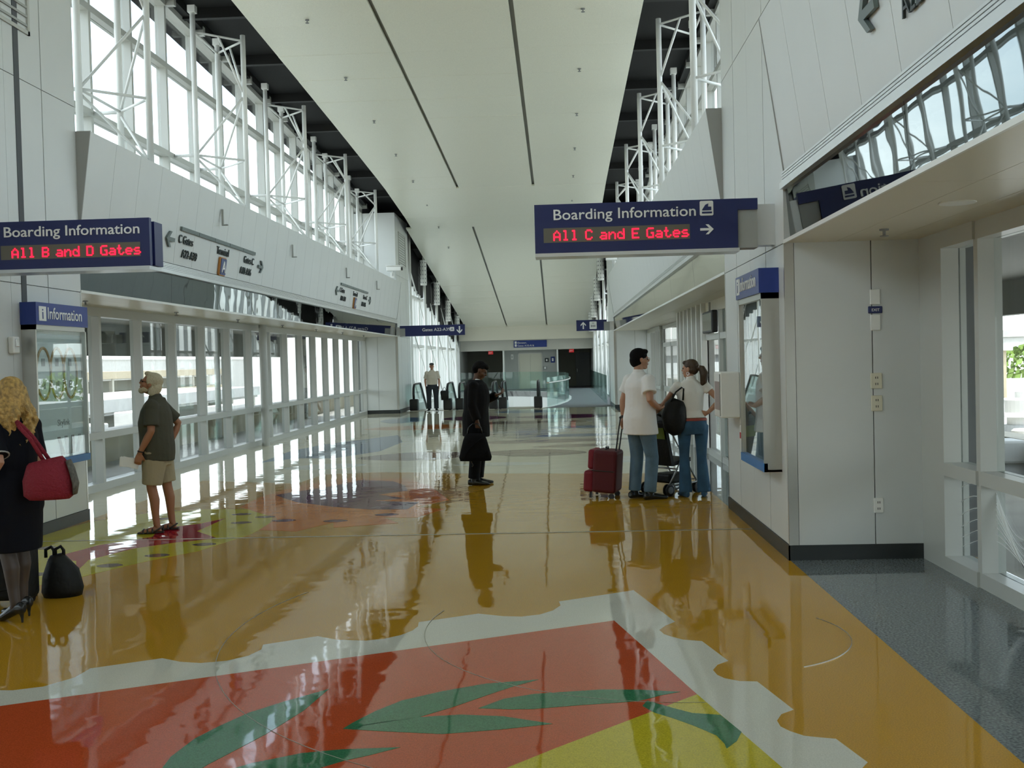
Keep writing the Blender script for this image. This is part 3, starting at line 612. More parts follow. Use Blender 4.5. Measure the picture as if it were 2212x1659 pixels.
vent(8.6, 19.6, .42, 'low round white roof vent close behind the concrete parapet'); vent(18.2, 40.0, .5, 'round white roof vent in front of the tan penthouse')
block('tan_penthouse', 'tan rooftop penthouse block outside the near window', 15.5, 19.4, 46, 50, 1.6, M_TAN)
ov = thing('overpass', 'concrete highway overpass on slim piers beyond the bright roof', 'bridge', (60, 130, -7.8))
build(MB().box(-60, 140, -4, 4, 9.6, 10.8), 'deck', M_CONCL, ov); build(MB().box(-60, 140, -4.2, -4, 10.8, 11.6), 'guard_wall', M_CONCL, ov); build(MB().box(-60, 140, -3, 3, 8.7, 9.6), 'girder', M_GREYD, ov)
for k in range(10): build(MB().tube([(-52+k*20, 0, 0), (-52+k*20, 0, 8.7)], .7, 12), 'pier', M_CONC, ov)
M_LEAF = mat('tree_leaf', (.13, .20, .03), .7, noise=(1.5, .35)); M_BARK = mat('tree_bark', (.10, .07, .045), .9)
def tree(x, y, h, label):
    t = thing('tree', label, 'tree', (x, y, -7), 0, 'trees under the overpass'); build(MB().tube([(0, 0, 0), (.1, 0, h*.35), (0, .1, h*.6)], [.28, .2, .12], 8), 'trunk', M_BARK, t)
    rnd = random.Random(int(x*7+y)); mb = MB()
    for k in range(420):
        a = rnd.uniform(0, 2*PI); u = rnd.random()**.5; zz = rnd.uniform(-1, 1); r = h*.34*math.sqrt(max(0, 1-zz*zz))*u
        c = Vector((r*math.cos(a), r*math.sin(a), h*.66+zz*h*.33)); n = Vector((rnd.uniform(-1, 1), rnd.uniform(-1, 1), rnd.uniform(0, 1))).normalized(); p = n.orthogonal().normalized(); q = n.cross(p); sz = rnd.uniform(.25, .55)
        mb.add([c-p*sz, c-q*sz*.6, c+p*sz, c+q*sz*.6], [(0, 1, 2, 3)])
    o = build(mb, 'crown', M_LEAF, t); o['kind'] = 'stuff'
tree(44, 112, 8.6, 'rounded green tree under the overpass beside the tan penthouse'); tree(49.5, 113, 8.9, 'green tree under the overpass at the window edge'); tree(56, 114, 8.7, 'green tree under the overpass past the window edge')
bk_ = thing('steel_bracket', 'grey steel bracket box bolted to the parapet outside the near window', 'bracket', (5.98, 14.2, -.06))
build(MB().rbox((0, 0, .40), (.34, .5, .30), .03), 'box', M_SIGNG, bk_); build(MB().hexa([(-.2, -.35, 0), (.2, -.35, 0), (.2, .35, 0), (-.2, .35, 0)], [(-.1, -.15, .26), (.15, -.15, .26), (.15, .15, .26), (-.1, .15, .26)]), 'foot', M_GREYD, bk_)
# etched curves on the lower pane of the near window (flat print on the glass)
M_ETCH = mat('etched_white', (.75, .78, .76), .6)
et = thing('etched_pattern', 'white etched contour lines on the glass pane beside the outlet wall', 'etching')
for k in range(13):
    pts = []
    for i in range(24):
        u = i/23; y = 8.55-u*1.5-.05*k; z = .12+.62*(math.sin(u*2.4+k*.17)**2)*(.35+.06*k) + .05*k*(1-u)
        if y > 6.5 and .12 < z < .73: pts.append((X(1, AG-.012), y, z))
    if len(pts) > 2: build(MB().tube(pts, .0028, 5), 'etched_line', M_ETCH, et)

# ------------------------------------------------------------------ signs
def arrow_pts(sz, d):
    p = [(-.5, -.09), (.18, -.09), (-.10, -.37), (.12, -.37), (.5, 0), (.12, .37), (-.10, .37), (.18, .09), (-.5, .09)]
    c, s_ = math.cos(d), math.sin(d); return [(sz*(x*c-y*s_), sz*(x*s_+y*c)) for x, y in p]
MF = Matrix(((1, 0, 0), (0, 0, -1), (0, 1, 0))).to_4x4()      # drawing plane -> upright facing -Y
def flat(outline, x, z, y, m, name, parent, d=.004):
    mb = MB(); mb.prism(outline, 0, d, Matrix.Translation((x, y, z)) @ MF); return build(mb, name, m, parent)
def rrect(w, h, r, n=4):
    o = []
    for cx_, cy_, a0 in ((w/2-r, h/2-r, 0), (-w/2+r, h/2-r, PI/2), (-w/2+r, -h/2+r, PI), (w/2-r, -h/2+r, 1.5*PI)):
        for i in range(n+1): o.append((cx_+r*math.cos(a0+PI/2*i/n), cy_+r*math.sin(a0+PI/2*i/n)))
    return o
YS, Z0, Z1 = 9.0, 2.635, 3.06
# right: All C and E Gates
sg = thing('boarding_sign', 'navy Boarding Information sign with red LED line All C and E Gates', 'sign', (-.18, YS, Z0))
b_ = MB(); b_.prism([(0, 0), (1.74, 0), (1.74, .325), (1.91, .325), (1.91, .42), (0, .42)], 0, .05, Matrix.Translation((0, .05, 0)) @ MF)
build(b_, 'panel', M_NAVY, sg); build(MB().box(.0, 1.74, .19, .24, 0, .42), 'back_panel', M_NAVY, sg); build(MB().box(0.02, 1.90, .06, .19, .01, .40), 'core', M_NAVY2, sg)
build(MB().box(0, 1.75, -.005, .25, -.03, -.0), 'bottom_trim', M_STEEL2, sg)
build(MB().box(1.742, 1.91, .02, .20, .0, .324), 'grey_block', M_SIGNG, sg); build(MB().box(1.91, 2.10, .03, .19, .02, .37), 'wall_bracket', M_STEEL2, sg)
put('lettering', text_mesh('Boarding Information', .128, .003, xs=1.12, off=.0008), M_SIGNW, sg, (.155, -.004, .285), rot=RX90)
build(MB().box(.075, 1.33, -.003, .004, .09, .215), 'led_window', M_LEDBG, sg)
lm, wd = led_mesh('All C and E Gates', .0125); build(lm, 'led_text', M_LED, sg, (.165, -.006, .112))['kind'] = 'stuff'
ic = flat(rrect(.115, .125, .012), 1.475, .345, -.002, M_SIGNW, 'icon_plate', sg)
flat([(-.040, -.045), (.045, -.045), (.045, -.03), (-.040, -.03)], 1.475, .345, -.007, M_NAVY, 'icon_mark', ic); flat([(-.038, -.012), (-.01, .03), (.015, .04), (.012, .012), (.04, .012), (.04, -.018), (-.038, -.018)], 1.475, .345, -.007, M_NAVY, 'icon_mark', ic)
flat(arrow_pts(.115, 0), 1.475, .165, -.002, M_SIGNW, 'arrow', sg)
# left: All B and D Gates
sg = thing('boarding_sign', 'navy Boarding Information sign with red LED line All B and D Gates', 'sign', (-5.48, YS, Z0))
L_ = 1.915
build(MB().box(0, L_, 0, .05, 0, .42), 'panel', M_NAVY, sg); build(MB().box(0, L_+.0, .115, .30, 0.01, .40), 'back_panel', M_NAVY, sg); build(MB().box(0, L_-.02, .05, .115, .02, .39), 'core', M_NAVY, sg)
build(MB().box(0, L_-.01, .004, .28, -.03, 0), 'bottom_trim', M_STEEL2, sg)
put('lettering', text_mesh('Boarding Information', .128, .003, xs=1.12, off=.0008), M_SIGNW, sg, (.600, -.004, .285), rot=RX90)
build(MB().box(.575, 1.83, -.003, .004, .085, .21), 'led_window', M_LEDBG, sg)
lm, wd = led_mesh('All B and D Gates', .0125); build(lm, 'led_text', M_LED, sg, (.68, -.006, .106))['kind'] = 'stuff'
# far pair on the far pillars
sg = thing('gate_sign', 'navy overhead sign reading Gates A22-A39 with a down arrow', 'sign', (-5.48, 35.05, 2.62))
build(MB().box(.12, 2.33, 0, .12, 0, .36), 'panel', M_NAVY, sg); build(MB().box(.12, .30, -.01, .13, -.005, .27), 'grey_block', M_SIGNG, sg); build(MB().box(0, .12, .02, .10, .02, .32), 'wall_bracket', M_STEEL2, sg)
put('lettering', text_mesh('Gates A22-A39', .145, .003, xs=1.05, off=.0008), M_SIGNW, sg, (.88, -.004, .16), rot=RX90)
ic = flat(rrect(.14, .14, .015), 1.90, .21, -.004, M_SIGNW, 'icon_plate', sg); put('icon_letter', text_mesh('A', .13, .002, 'CENTER'), M_NAVY, ic, (1.90, -.01, .163), rot=RX90)
flat(arrow_pts(.25, -PI/2), 2.15, .18, -.004, M_SIGNW, 'arrow', sg)
sg = thing('elevator_sign', 'small navy overhead sign with an up arrow and white elevator icon', 'sign', (.62, 35.05, 2.65))
build(MB().box(0, 1.02, 0, .12, 0, .36), 'panel', M_NAVY, sg); build(MB().box(.92, 1.12, -.01, .13, -.01, .29), 'grey_block', M_SIGNG, sg); build(MB().box(1.12, 1.26, .02, .10, .0, .30), 'wall_bracket', M_STEEL2, sg)
flat(arrow_pts(.24, PI/2), .23, .18, -.004, M_SIGNW, 'arrow', sg); ic = flat(rrect(.24, .25, .02), .56, .18, -.004, M_SIGNW, 'icon_plate', sg)
for q in (-.055, 0, .055): flat(rrect(.035, .075, .01), .56+q, .155, -.010, M_GREYD, 'icon_mark', ic)
flat(rrect(.08, .02, .005), .56, .25, -.010, M_GREYD, 'icon_mark', ic)
# elevator wall sign
sg = thing('elevator_sign', 'wide navy sign reading Elevator, Gates A10-A16 above the elevator', 'sign', (-2.62, 60.85, 2.46))
build(MB().box(0, 1.94, 0, .05, 0, .40), 'panel', M_NAVY2, sg); put('lettering', text_mesh('Elevator,', .155, .004), M_SIGNW, sg, (.22, -.006, .22), rot=RX90); put('lettering', text_mesh('Gates A10-A16', .155, .004), M_SIGNW, sg, (.22, -.006, .05), rot=RX90)
for z in (.12, .29): flat(rrect(.12, .14, .01), .12, z, -.006, M_SIGNW, 'icon_plate', sg)
for x, lb in ((-4.15, 'red exit sign in the dark opening near the tall glazing'), (.62, 'red exit sign in the dark corridor beside the elevator')):
    e = thing('exit_sign', lb, 'exit sign', (x, 61.3, 2.10)); build(MB().box(0, .28, 0, .05, 0, .19), 'box', mat('exit_red', (.5, .02, .02), .4, emit=('#d01820', .22)), e); put('lettering', text_mesh('EXIT', .12, .002, xs=.8), M_SIGNW, e, (.02, -.004, .05), rot=RX90); build(MB().box(.12, .16, .01, .04, .19, .2), 'mount', M_SIGNG, e)
for x, z, w, h, m, lb, nm in ((-.72, 1.68, .22, .24, M_LETTER, 'black and white wheelchair symbol plate right of the elevator door', 'symbol_plate'), (-.36, 1.70, .24, .36, M_NAVY2, 'plain blue notice plate on the elevator wall corner', 'notice_plate'), (-.83, 1.22, .2, .22, M_SIGNG, 'grey call button plate beside the elevator door', 'call_plate'), (-2.78, 1.92, .14, .3, M_PLASTIC, 'small white plate on the grey wall left of the elevator', 'wall_plate')):
    e = thing(nm, lb, 'sign', (x, 61.95, z)); build(MB().rbox((0, 0, 0), (w, .03, h), .01), 'plate', m, e); build(MB().box(-w*.2, w*.2, -.022, -.014, -h*.25, h*.25), 'mark', M_SIGNW if m != M_PLASTIC else M_SIGNG, e)
# lettering on the leaning panels
TL = math.atan(.18/1.245)
def wall_sign(s, y0, label, dz=0.0):
    if s < 0: xa, ya_ = Vector((0, 1, 0)), Vector((math.sin(TL), 0, math.cos(TL)))
    else: xa, ya_ = Vector((0, -1, 0)), Vector((-math.sin(TL), 0, math.cos(TL)))
    za = xa.cross(ya_); o = Vector((X(s, AP+.008), y0, 3.225)) + ya_*dz
    t = thing('wall_sign', label, 'sign', mtx=Matrix(((xa.x, ya_.x, za.x, o.x), (xa.y, ya_.y, za.y, o.y), (xa.z, ya_.z, za.z, o.z), (0, 0, 0, 1))))
    def fl(pts, x, y, m, name, p=None, d=.03):
        return build(MB().prism([(x+a, y+b) for a, b in pts], .004, d), name, m, p or t)
    for k in range(5): fl([(0, 0), (.715, 0), (.715, .055), (0, .055)], k*.73, .50, M_LETTERG, 'bar')
    fl(arrow_pts(.30, PI), -.38, .33, M_LETTERG, 'arrow'); fl(arrow_pts(.30, 0), 4.05, .33, M_LETTERG, 'arrow')
    for i, (tx, x, y, xs) in enumerate((('C Gates', -.05, .32, 1.0), ('A22-A39', .12, .12, 1.0), ('Terminal', 1.62, .33, .95), ('Gates C', 3.05, .32, 1.0), ('A10-A16', 2.9, .12, 1.0))):
        put('lettering', text_mesh(tx, .175, .008, xs=xs), M_LETTER, t, (x, y, .012))
    p = fl(rrect(.30, .30, .03), 1.92, .145, M_ORANGE, 'plate', d=.035); fl(rrect(.26, .265, .025), 1.93, .145, M_BLUEG, 'plate_face', p, .045)
    put('letter', text_mesh('A', .27, .008, 'CENTER'), M_SIGNW, p, (1.93, .05, .05))
    return t
wall_sign(-1, 14.82, 'Terminal A lettering with arrows and grey bar on the panels nearer the near pillar'); wall_sign(-1, 25.85, 'Terminal A lettering with arrows and grey bar farther along by the far pillar')
wall_sign(1, 5.68, 'large arrow and gate lettering high above the bright window recess and mirror band', .11)
for i, (y, z) in enumerate(((16.45, 4.13), (20.85, 4.05), (26.2, 4.05), (30.6, 4.05))):
    a = (z-3.225)/1.245*.18; e = thing('angle_bracket', 'small L-shaped bracket on the panels above the Terminal A lettering, %s from the near pillar' % nth[i], 'bracket', (X(-1, AP-a-.02), y, z), 0, 'small brackets on the leaning panels')
    build(MB().box(0, .03, -.02, .02, -.12, .12), 'upright', M_SIGNG, e); build(MB().box(0, .1, -.02, .02, -.14, -.12), 'foot', M_SIGNG, e)

# ------------------------------------------------------------------ information cases
M_POSTER = mat('poster_pale', (.80, .86, .85), .5); M_POSTB = mat('poster_blue_strip', (.03, .16, .42), .4); M_MAPO = mat('map_orange', (.45, .25, .06), .5); M_MAPB = mat('map_brown', (.14, .10, .08), .5)
def info_case(s, y0, y1, z0, z1, zh, label):
    c = thing('information_case', label, 'display case', (X(s, AP), (y0+y1)/2, z0)); n = -s; L = (y1-y0)/2; H = z1-z0
    def bx(d0, d1, a, b, q0, q1, nm, m, p=None):
        x0, x1 = sorted((n*d0, n*d1)); return build(MB().box(x0, x1, a, b, q0, q1), nm, m, p or c)
    fr = MB()
    for (a, b, q0, q1) in ((-L, -L+.025, 0, H), (L-.025, L, 0, H), (-L, L, 0, .02), (-L, L, H-.05, H)):
        x0, x1 = sorted((0, n*.15)); fr.box(x0, x1, a, b, q0, q1)
    build(fr, 'case_frame', M_STEEL, c); bx(.0, .09, -L+.02, L-.02, .02, H-.05, 'poster', M_POSTER)
    po = [o for o in c.children if o.name.startswith('poster')][0]
    bx(.12, .128, -L+.025, L-.025, .06, H-.05, 'glass', M_GLASSC); bx(.12, .155, -L, L, 0, .075, 'blue_strip', M_POSTB)
    h = bx(.0, .17, -L-.01, L+.01, H, zh-z0, 'header', M_NAVY2); ro = (PI/2, 0, PI/2 if s < 0 else -PI/2)
    st = -L*.62 if s < 0 else L*.62
    put('lettering', text_mesh('Information', .175, .002, xs=.95, off=.0008), M_SIGNW, h, (n*.173, st, H+.065), rot=ro)
    sgn = 1 if s < 0 else -1
    ip = MB().box(*sorted((n*.168, n*.174)), *sorted((sgn*-L*.92, sgn*(-L*.92+.15))), H+.04, H+.19); ip = build(ip, 'icon_plate', M_SIGNW, h)
    put('icon_letter', text_mesh('i', .16, .002, 'CENTER'), M_NAVY2, ip, (n*.176, sgn*(-L*.92+.075), H+.06), rot=ro)
    # route map printed on the poster: looped line, station squares
    for k in range(3):
        yc = -L*.55+k*L*.52; pts = [(n*.094, sgn*(yc+.15*math.sin(t)), H*.66+.27*math.cos(t)) for t in np.linspace(0, 2*PI, 22)]
        build(MB().tube(pts, [(.010, .016)]*22, 6), 'map_line', M_MAPO, po); build(MB().tube([(p[0]+n*.002, p[1]*.94+sgn*yc*.06, p[2]) for p in pts[4:12]], [(.006, .01)]*8, 6), 'map_line', M_MAPB, po)
        for q in (.58, .74): bx(.09, .094, sgn*yc-.035, sgn*yc+.035, H*q-.04, H*q+.04, 'map_mark', M_GREYD, po)
    put('lettering', text_mesh('Skylink', .10, .001), M_GREYD, po, (n*.092, sgn*-.05, H*.28), rot=ro)
    for k in range(4): build(MB().hexa([(n*.09, sgn*(.02+.11*k), .10), (n*.094, sgn*(.02+.11*k), .10), (n*.094, sgn*(.10+.11*k), .10), (n*.09, sgn*(.10+.11*k), .10)], [(n*.09, sgn*(-.06+.16*k), .30), (n*.094, sgn*(-.06+.16*k), .30), (n*.094, sgn*(.0+.16*k), .30), (n*.09, sgn*(.0+.16*k), .30)]), 'map_photo', M_GREYD if k % 2 else M_MAPB, po)
    return c
info_case(-1, 10.38, 11.52, .72, 2.21, 2.44, 'Information map case beside the blonde traveller, blue header over steel frame')
info_case(1, 8.93, 10.05, .71, 2.24, 2.45, 'Information map case on the pillar beside the waiting couple')

# ------------------------------------------------------------------ small fixtures
XO = 2.61
def plate(z, w, h, m, lb, nm='outlet_plate', slots=True, x=XO):
    o = thing(nm, lb, 'outlet' if slots else 'plate', (x, Y_N1, z)); build(MB().rbox((0, -.006, 0), (w, .016, h), .006), 'plate', m, o)
    if slots:
        for q in (-.026, .026):
            for e in (-.008, .008): build(MB().box(e-.0025, e+.0025, -.016, -.013, q-.009, q+.009), 'slot', M_PLASTICB, o)
    return o
plate(2.165, .082, .125, M_PLASTIC, 'blank white plate just above the small navy label', 'blank_plate', False); plate(1.955, .082, .13, M_PLASTIC, 'blank white plate just below the small navy label', 'blank_plate', False)
o = plate(2.06, .115, .058, M_NAVY, 'small navy EXIT label between two blank wall plates', 'wall_label', False); put('lettering', text_mesh('EXIT', .032, .001, 'CENTER'), M_SIGNW, o, (0, -.016, -.012), rot=RX90)
plate(1.475, .092, .13, M_IVORY, 'ivory outlet plate, upper one of the eye-level pair'); plate(1.29, .092, .13, M_IVORY, 'ivory outlet plate, lower one of the eye-level pair'); plate(.445, .08, .125, M_PLASTIC, 'white outlet plate near the black skirting')
# white call box and red-marked notices on the pillar edge by the couple
cb = thing('call_box', 'white call box projecting from the pillar behind the woman in white', 'call box', (1.88, 11.15, 1.06)); build(MB().rbox((-.10, 0, .24), (.20, .46, .48), .012), 'box', M_PLASTIC, cb)
build(MB().box(-.206, -.199, -.15, .15, .08, .38), 'notice', mat('notice_grey', (.35, .28, .26), .6), cb); build(MB().box(-.21, -.2, -.21, -.2, .02, .46), 'hinge', M_SIGNG, cb)
wl_ = thing('wall_notice', 'tall narrow white notice above the call box', 'notice', (1.87, 10.75, 2.0)); build(MB().box(-.012, .0, -.06, .06, -.18, .18), 'plate', M_PLASTIC, wl_); build(MB().box(-.014, -.011, -.03, .03, -.12, .05), 'print', mat('print_red', (.4, .05, .05), .6), wl_)
wl_ = thing('alarm_pull', 'small white alarm pull box under the call box', 'alarm', (1.87, 10.62, .82)); build(MB().rbox((-.02, 0, 0), (.05, .12, .36), .01), 'box', M_PLASTIC, wl_); build(MB().box(-.05, -.044, -.03, .03, .05, .11), 'lever', mat('alarm_red', (.45, .02, .03), .5), wl_)
wl_ = thing('fire_strobe', 'white fire strobe on the pillar under the B and D gates sign', 'alarm', (X(-1, AP), 10.18, 2.0)); build(MB().rbox((.03, 0, 0), (.06, .13, .17), .015), 'box', M_PLASTIC, wl_); build(MB().rbox((.065, 0, .02), (.02, .06, .08), .006), 'lens', M_CHROME, wl_)
build(xb(MB(), -1, AP-.006, AP, 10.42, 10.52, 0.125, 7.6), 'dark_channel', M_GROOVE, PIL[(-1, Y_N1)])
for (x, y, z, d, lb) in ((-5.60, Y_F1, 4.72, 1, 'white security camera on the far pillar past the Terminal A lettering'), (2.0, Y_F1, 4.86, -1, 'white security camera on the far pillar above the elevator sign')):
    c = thing('security_camera', lb, 'camera', (x, y, z)); build(MB().rbox((d*.10, -.28, .20), (.50, .17, .16), .03), 'housing', M_PLASTIC, c); build(MB().tube([(0, 0, 0), (d*.02, -.14, .02), (d*.06, -.26, .14)], .03, 8), 'arm', M_PLASTIC, c)
    build(MB().tube([(d*.34, -.28, .19), (d*.40, -.28, .19)], .055, 12), 'lens', M_PLASTICB, c); build(MB().cbox((0, -.012, 0), (.14, .024, .18)), 'mount', M_PLASTIC, c); build(MB().cbox((d*.12, -.28, .295), (.56, .2, .02)), 'sunshield', M_PLASTIC, c)
# sprinkler heads
spk = []
def sprinkler(x, y, z, lb, gp):
    o = thing('sprinkler_head', lb, 'sprinkler', (x, y, z), 0, gp)
    if not spk:
        a = MB().lathe([(.035, 0), (.035, -.012), (.012, -.014), (.012, -.05)], n=10).mesh('stem'); b = MB().lathe([(.032, -.05), (.034, -.056), (.005, -.06)], n=10).mesh('deflector'); a.materials.append(M_GREYD); b.materials.append(M_GREYD); spk.extend((a, b))
    put('stem', spk[0], None, o); put('deflector', spk[1], None, o)
for x in (-4.15, .55):
    for k in range(9): y = 14.5+k*3.2; sprinkler(x, y, zc(y)-.005, 'ceiling sprinkler head on the %s side, %s from the near end' % ('Terminal A lettering' if x < -3 else 'C and E gates sign', nth[k]), 'ceiling sprinklers in the %s row' % ('Terminal A side' if x < -3 else 'opposite'))
for y, q in ((5.2, 'nearer the photographer'), (7.9, 'above the outlet wall')): sprinkler(2.45, y, ZS, 'sprinkler head under the near window recess soffit, %s' % q, 'sprinklers under the near soffit')
for k in range(7): sprinkler(-6.1, 13.2+k*3.2, ZS, 'sprinkler head under the long glass wall soffit, %s from the map case' % nth[k], 'sprinklers under the long soffit')
dn = thing('downlight', 'round flush downlight in the soffit of the bright window recess', 'light', (2.5, 6.6, ZS)); build(MB().lathe([(.11, 0), (.11, -.006), (.085, -.008)], n=20), 'ring', M_STEELW, dn); build(MB().lathe([(.083, -.002), (.083, -.006)], n=20), 'lens', M_CREAM, dn)
# white slotted lanterns hung in the far hall
for s, sd in ((-1, 'above the escalators'), (1, 'above the carpeted walkway')):
    for k in range(4):
        y = 41.6+k*4.5; z = zc(y)-.15; l = thing('hanging_lantern', 'white slotted lantern column hung %s, %s from the far pillar' % (sd, nth[k]), 'lantern', (X(s, 3.55), y, z), 0, 'slotted lanterns in the far hall')
        build(MB().lathe([(.13, 0), (.13, -1.0)], n=16), 'shell', M_STEELW, l); build(MB().tube([(0, 0, 0), (0, 0, .78)], .015, 6), 'rod', M_STEELW, l)
        for r in range(6):
            for j in range(8): t = 2*PI*j/8; build(MB().cbox((.128*math.cos(t), .128*math.sin(t), -.10-r*.16), (.03, .03, .055)), 'slot', M_GREYD, l)
# display screen over the platform door
ds = thing('display_screen', 'dark display screen over the platform door behind the pillar edge', 'screen', (2.52, 17.4, 2.1)); build(MB().rbox((0, 0, .17), (.10, 1.1, .36), .02), 'casing', M_PLASTICB, ds); build(MB().box(-.053, -.049, -.5, .5, .03, .31), 'glass', mat('screen_glass', (.02, .04, .035), .1), ds); build(MB().tube([(0, 0, .34), (0, 0, .5)], .02, 8), 'stem', M_FRAME, ds)

# ------------------------------------------------------------------ escalators
M_STEP = mat('escalator_step', (.25, .26, .26), .5, metal=.6)
def escalator(x0, x1, label):
    e = thing('escalator', label, 'escalator', ((x0+x1)/2, 36.8, 0)); w = (x1-x0)/2; SL = math.tan(math.radians(30))
    def zr(y, h): return h if y < 1.9 else h-(y-1.9)*SL
    for sx_ in (-1, 1):
        xx = sx_*(w-.05); prof = [(.30, .25), (.10, .42), (.05, .62), (.12, .82), (.32, .93), (.9, .95), (1.9, .95)]+[(1.9+k, .95-k*SL) for k in (1, 2, 4, 6)]
        pts = [(xx, y, z) for y, z in prof]; build(MB().tube(pts, [(.045, .035)]*len(pts), 10, side=(1, 0, 0)), 'handrail', M_PLASTICB, e, smooth=True)
        g = MB()
        low = [(.34, .25), (.34, .25), (.34, .25), (.34, .25), (.34, .25), (.9, .25), (1.9, .25)]+[(1.9+k, .25-k*SL) for k in (1, 2, 4, 6)]
        for (a, b), (c_, d_) in zip(zip(prof[:-1], prof[1:]), zip(low[:-1], low[1:])):
            g.add([(xx, a[0], a[1]), (xx, b[0], b[1]), (xx, d_[0], d_[1]), (xx, c_[0], c_[1]), (xx+.012, a[0], a[1]), (xx+.012, b[0], b[1]), (xx+.012, d_[0], d_[1]), (xx+.012, c_[0], c_[1])], [(0, 1, 2, 3), (7, 6, 5, 4), (0, 4, 5, 1), (3, 2, 6, 7)])
        build(g, 'balustrade_glass', M_GLASSG, e)
        sk = MB(); sk.box(xx-.11, xx+.11, .25, 1.9, 0, .25); sk.hexa([(xx-.11, 1.9, -.3), (xx+.11, 1.9, -.3), (xx+.11, 7.9, -.3-6*SL), (xx-.11, 7.9, -.3-6*SL)], [(xx-.11, 1.9, .25), (xx+.11, 1.9, .25), (xx+.11, 7.9, .25-6*SL), (xx-.11, 7.9, .25-6*SL)]); build(sk, 'skirt', M_STEELW, e)
        build(MB().rbox((xx, .18, .21), (.30, .34, .42), .04), 'newel_box', M_PLASTICB, e)
    build(MB().box(-w, w, -.05, 1.2, -.1, .012), 'landing_plate', M_STEEL, e)
    for k in range(14): build(MB().box(-w+.16, w-.16, 1.2+k*.4, 1.6+k*.4, -.2-max(0, k-1)*.23, -.03-max(0, k-1)*.23), 'step', M_STEP, e)
    return e
escalator(-5.26, -3.95, 'escalator at the end wall behind the standing guard'); escalator(-3.62, -2.32, 'middle escalator hidden partly by the man in the black suit'); escalator(-2.08, -.72, 'escalator beside the curved glass balustrade')
# ------------------------------------------------------------------ people
def remesh(mb, name, voxel, smooth=6, ground=None, fac=.5):
    me = mb.mesh(name); ob = bpy.data.objects.new('tmp', me); COL.objects.link(ob)
    r = ob.modifiers.new('r', 'REMESH'); r.mode = 'VOXEL'; r.voxel_size = voxel; r.adaptivity = 0
    if smooth: s = ob.modifiers.new('s', 'SMOOTH'); s.factor = fac; s.iterations = smooth
    dg = bpy.context.evaluated_depsgraph_get(); out = bpy.data.meshes.new_from_object(ob.evaluated_get(dg)); bpy.data.objects.remove(ob); bpy.data.meshes.remove(me)
    out.name = name
    if ground is not None:
        for v in out.vertices:
            if v.co.z < ground: v.co.z = ground
    for p in out.polygons: p.use_smooth = True
    return out
M_SKIN = mat('skin_light', (.46, .24, .15), .5); M_SKINT = mat('skin_tanned', (.34, .15, .075), .5); M_SKIND = mat('skin_dark', (.105, .045, .022), .45)
M_EYE = mat('eye_dark', (.03, .02, .015), .2); M_LIP = mat('lip', (.32, .10, .08), .45)
V3 = Vector
def hand(mb, wrist, d, n, thumb, curl=.5, sc=1.0, spread=.02):
    """palm from the wrist along d, palm normal n (fingers curl towards n), thumb = side vector sign."""
    d = V3(d).normalized(); n = V3(n); n = (n-d*n.dot(d)).normalized(); s = d.cross(n)*thumb; w = V3(wrist)
    mb.tube([w, w+d*.03*sc, w+d*.07*sc, w+d*.095*sc], [(.026*sc, .02*sc), (.036*sc, .017*sc), (.042*sc, .016*sc), (.038*sc, .013*sc)], 10, side=s)
    for k, (o, L) in enumerate(((.030, .078), (.010, .086), (-.010, .080), (-.029, .062))):
        p = w+d*.088*sc+s*o*sc; ang = 0; pts = [p-d*.02*sc, p]; dirv = (d+s*spread*(1.5-k)).normalized()
        for f, c in ((.42, .55), (.32, 1.0), (.26, .8)):
            ang += curl*c; v = dirv*math.cos(ang)+n*math.sin(ang); p = p+v*L*f*sc; pts.append(p)
        mb.tube(pts, [.0105*sc, .0105*sc, .0098*sc, .009*sc, .0075*sc], 8)
    p = w+d*.025*sc+s*.028*sc; v = (d*.75+s*.65+n*.35*curl).normalized(); q = p+v*.045*sc; v2 = (d*.9+s*.1+n*.7*curl).normalized()
    mb.tube([p-v*.015*sc, p, q, q+v2*.032*sc], [.014*sc, .0145*sc, .012*sc, .009*sc], 8)
def head_parts(mb, M, fem=False, beard=False):
    e = lambda c, r: mb.ell(c, r, M)
    e((0, -.014, .028), (.075, .097, .086)); e((0, .018, -.03), (.062, .072, .082)); e((0, .048, -.092), (.036, .036, .028)); e((0, .0, -.07), (.052, .06, .05))
    e((0, .096, -.022), (.012, .020, .016)); e((0, .088, -.002), (.009, .014, .028)); e((0, .076, .018), (.046, .018, .011))
    e((0, .082, -.055), (.022, .010, .007)); e((0, .080, -.068), (.019, .010, .008)); e((.04, .055, -.03), (.022, .025, .02)); e((-.04, .055, -.03), (.022, .025, .02))
    for s in (-1, 1): e((s*.076, -.004, -.012), (.009, .021, .032))
def head_extras(root, M, skin):
    for s in (-1, 1): build(MB().ell((s*.031, .079, .0), (.013, .010, .008), M, 10, 6), 'eye', M_EYE, root, smooth=True)
    build(MB().ell((0, .085, -.061), (.021, .010, .008), M, 10, 6), 'mouth', M_LIP, root, smooth=True)
